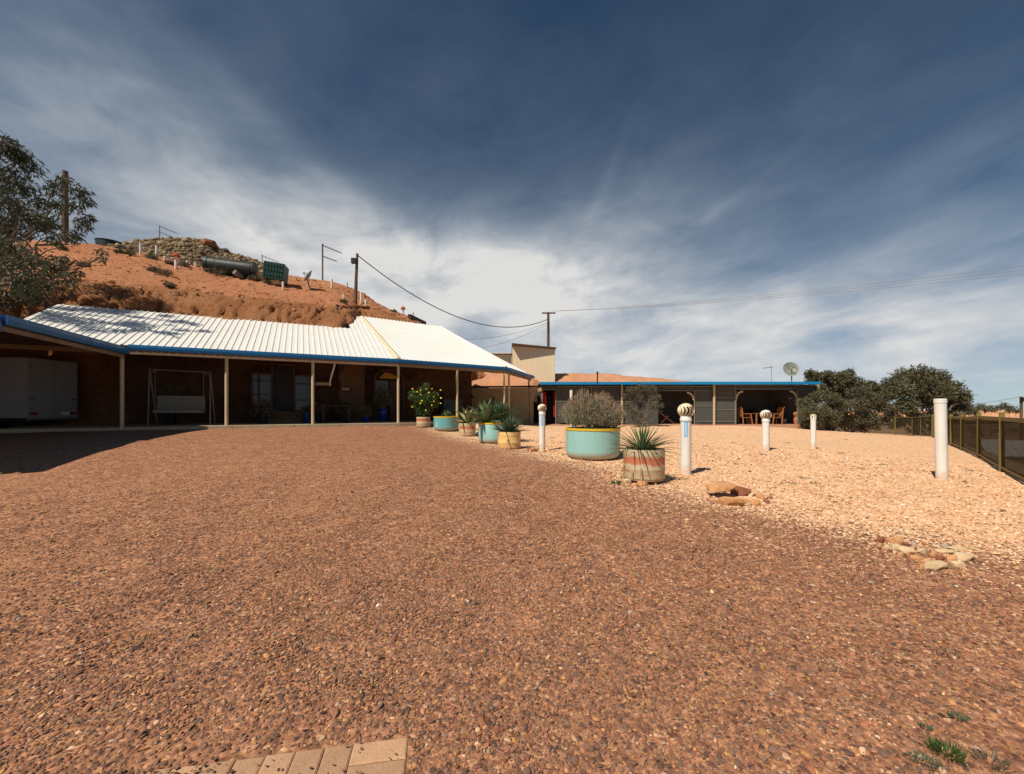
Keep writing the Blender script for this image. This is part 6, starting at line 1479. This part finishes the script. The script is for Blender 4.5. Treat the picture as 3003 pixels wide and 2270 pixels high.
pf_ = pale_f(X_, Y_); isp = rs.random(n_) < np.clip((pf_ - .14) * 1.2, 0.007, .97)
sz = np.exp(rs.normal(size=n_) * .34) * np.where(isp, .0078, .0058) * np.where(isp, np.interp(np.hypot(X_, Y_), [0, 5, 9, 16], [1, 1.05, 1.3, 2.0]), 1.0); big_ = rs.random(n_) < .012; sz = np.where(isp & (pf_ < .4), sz * .72, sz); sz = np.where(big_, sz * 1.6, sz); sz = np.where(onp, sz * .75, np.minimum(sz, .026))
scl = np.stack([sz * rs.uniform(.95, 1.55, n_), sz * rs.uniform(.75, 1.1, n_), sz * rs.uniform(.36, .66, n_)], 1)
rot_ = np.stack([rs.normal(size=n_) * .35, rs.normal(size=n_) * .35, rs.uniform(0, 6.283, n_)], 1)
def pick(stops, t): xs = [s[0] for s in stops]; return np.stack([np.interp(t, xs, [s[1][k] for s in stops]) for k in range(3)], 1)
tcol = np.clip(rs.beta(1.5, 1.7, n_) + .35 * (fbm(X_ * 2, Y_ * 2, 7, 3) - .5), 0, 1)
odd = rs.random(n_)
fam = np.array([(.300, .145, .082), (.212, .121, .083), (.40, .205, .102), (.115, .067, .051), (.45, .28, .17), (.32, .130, .073)]); right = np.clip((X_ + 1.5) / 4.5, 0, 1); u6 = rs.random(n_); cumL, cumR = np.cumsum([.34, .36, .08, .11, .05, .06]), np.cumsum([.38, .20, .14, .07, .06, .15]); fi = np.minimum((u6[:, None] > cumL * (1 - right[:, None]) + cumR * right[:, None]).sum(1), 5)
brn = fam[fi] * (.55 + .95 * tcol[:, None]) * rs.uniform(.95, 1.05, (n_, 3))
colr = np.where(isp[:, None], pick(PALE, tcol), brn)
colr = np.where(((odd < .04) & ~isp)[:, None], np.array([.52, .26, .10]) * rs.uniform(.7, 1.2, (n_, 1)), colr)
colr = np.where(((odd > .99) & ~isp)[:, None], np.array([.38, .29, .22]) * rs.uniform(.7, 1.3, (n_, 1)), colr)
colr = np.where(((odd > .955) & isp)[:, None], np.array([.20, .11, .075]) * rs.uniform(.7, 1.3, (n_, 1)), colr)
me = bpy.data.meshes.new("gravel"); me.vertices.add(n_); me.vertices.foreach_set("co", np.stack([X_, Y_, Zg + scl[:, 2] * .35], 1).astype(np.float32).ravel())
def addattr(nm, ty, key, arr): a = me.attributes.new(nm, ty, "POINT"); a.data.foreach_set(key, arr.ravel())
addattr("scl", "FLOAT_VECTOR", "vector", scl.astype(np.float32)); addattr("rot", "FLOAT_VECTOR", "vector", rot_.astype(np.float32))
addattr("col", "FLOAT_COLOR", "color", np.concatenate([colr, np.ones((n_, 1))], 1).astype(np.float32)); addattr("var", "INT", "value", rs.integers(0, 8, n_).astype(np.int32))
grav = link("gravel", me, MATS["gravel_stone"]); tag(grav, "loose brown and pale gravel stones covering the yard", "gravel", kind="stuff")
ng = bpy.data.node_groups.new("gravel_scatter", "GeometryNodeTree"); ng.interface.new_socket("Geometry", in_out="INPUT", socket_type="NodeSocketGeometry"); ng.interface.new_socket("Geometry", in_out="OUTPUT", socket_type="NodeSocketGeometry")
gi, go = ng.nodes.new("NodeGroupInput"), ng.nodes.new("NodeGroupOutput"); jn = ng.nodes.new("GeometryNodeJoinGeometry")
def gn(kind, props=None, **ins): return mknode(ng, kind, props, **ins)
pos = gn("GeometryNodeInputPosition").outputs[0]
for k in range(8):
    ico = gn("GeometryNodeMeshIcoSphere", Radius=1.0, Subdivisions=2)
    nz_ = gn("ShaderNodeTexNoise", {"noise_dimensions": "4D"}, Vector=pos, W=k * 3.7 + 1.3, Scale=.75, Detail=1.5)
    sub = gn("ShaderNodeVectorMath", {"operation": "SUBTRACT"}, i0=nz_.outputs["Color"], i1=(.5, .5, .5)); scv = gn("ShaderNodeVectorMath", {"operation": "SCALE"}, i0=sub.outputs[0], Scale=1.55)
    st = gn("GeometryNodeSetPosition", Geometry=ico.outputs[0], Offset=scv.outputs[0]); sm_ = gn("GeometryNodeSetShadeSmooth", Geometry=st.outputs[0]); sm_.inputs["Shade Smooth"].default_value = k % 2 == 0
    mt_ = gn("GeometryNodeSetMaterial", Geometry=sm_.outputs[0]); mt_.inputs["Material"].default_value = MATS["gravel_stone"]
    ti = gn("GeometryNodeGeometryToInstance"); ng.links.new(mt_.outputs[0], ti.inputs[0]); ng.links.new(ti.outputs[0], jn.inputs[0])
def nattr(nm, ty):
    nn = gn("GeometryNodeInputNamedAttribute", {"data_type": ty}); nn.inputs["Name"].default_value = nm; return nn.outputs[0]
iop = gn("GeometryNodeInstanceOnPoints", Points=gi.outputs[0], Instance=jn.outputs[0], Scale=nattr("scl", "FLOAT_VECTOR")); iop.inputs["Pick Instance"].default_value = True
ng.links.new(nattr("var", "INT"), iop.inputs["Instance Index"])
e2r = gn("FunctionNodeEulerToRotation"); ng.links.new(nattr("rot", "FLOAT_VECTOR"), e2r.inputs[0]); ng.links.new(e2r.outputs[0], iop.inputs["Rotation"])
ng.links.new(iop.outputs[0], go.inputs[0])
mod = grav.modifiers.new("scatter", "NODES"); mod.node_group = ng

# ------------------------------------------------------------------ weeds in the gravel
def weed(label, px, py, r, n, L, mt="leaf_bright", seed=0, wd_=.10):
    x, y = gpt(px, py); z = g1(x, y); rs = np.random.default_rng(seed); th = rs.random(n) * 6.283; rd = np.sqrt(rs.random(n)) * r
    p = np.stack([x + rd * np.cos(th), y + rd * np.sin(th), z + .004 + 0 * th], 1); ax = np.stack([np.cos(th) * rs.uniform(.1, .9, n), np.sin(th) * rs.uniform(.1, .9, n), rs.uniform(.4, 1.1, n)], 1); ax /= np.linalg.norm(ax, axis=1, keepdims=True)
    sd_ = np.cross(ax, rs.normal(size=(n, 3))); sd_ /= np.linalg.norm(sd_, axis=1, keepdims=True); l = (L * rs.uniform(.5, 1.2, n))[:, None]
    V = np.stack([p, p + ax * l * .5 + sd_ * l * wd_, p + ax * l, p + ax * l * .5 - sd_ * l * wd_], 1).reshape(-1, 3)
    return tag(nmesh("weed", V, np.arange(4 * n).reshape(n, 4), MATS[mt], origin=(x, y, z)), label, "weed", "weeds in the gravel")
weed("largest feathery green weed at the bottom right corner", 2775, 2215, .045, 260, .04, "leaf_bright", 1, .05)
weed("flat blue green weed just left of the largest one", 2715, 2240, .045, 240, .014, "agave_dark", 2, .16)
weed("thin grassy weed near the bottom right edge", 2905, 2245, .04, 70, .05, "saltbush", 3, .04)
weed("small grey green weed above the largest one", 2810, 2108, .028, 130, .016, "agave_dark", 4, .16)
weed("tiny dark weed left of the small grey green one", 2715, 2138, .018, 60, .015, "agave_dark", 5, .16)
weed("small bright green tuft by the stones at the nearest drum", 1806, 1420, .05, 70, .06, "leaf_bright", 6)
weed("pale weed in the gravel upper right of the corner weeds", 2790, 1925, .035, 40, .025, "saltbush", 7)
for k, (px, py) in enumerate(((2525,1376),(2465,1330),(2590,1365),(2320,1420),(2360,1405),(2240,1335),(2150,1300),(2070,1310),(2840,1382),(2480,1290),(2390,1420),(1650,1300),(1655,1335),(1620,1285),(2310,1300))):
    weed("low dull tuft dotting the pale gravel", px, py, .07, 60, .035, "saltbush", 20 + k)
x, y = gpt(2485, 1352); tag(build(MB().lathe([(.035, 0), (.04, .05), (.03, .09), (.005, .10)], (x, y, g1(x, y)), 10, True, True), "white_marker", MATS["white_pvc"], None, True, (x, y, g1(x, y))), "tiny white cap lying in the pale gravel", "marker")
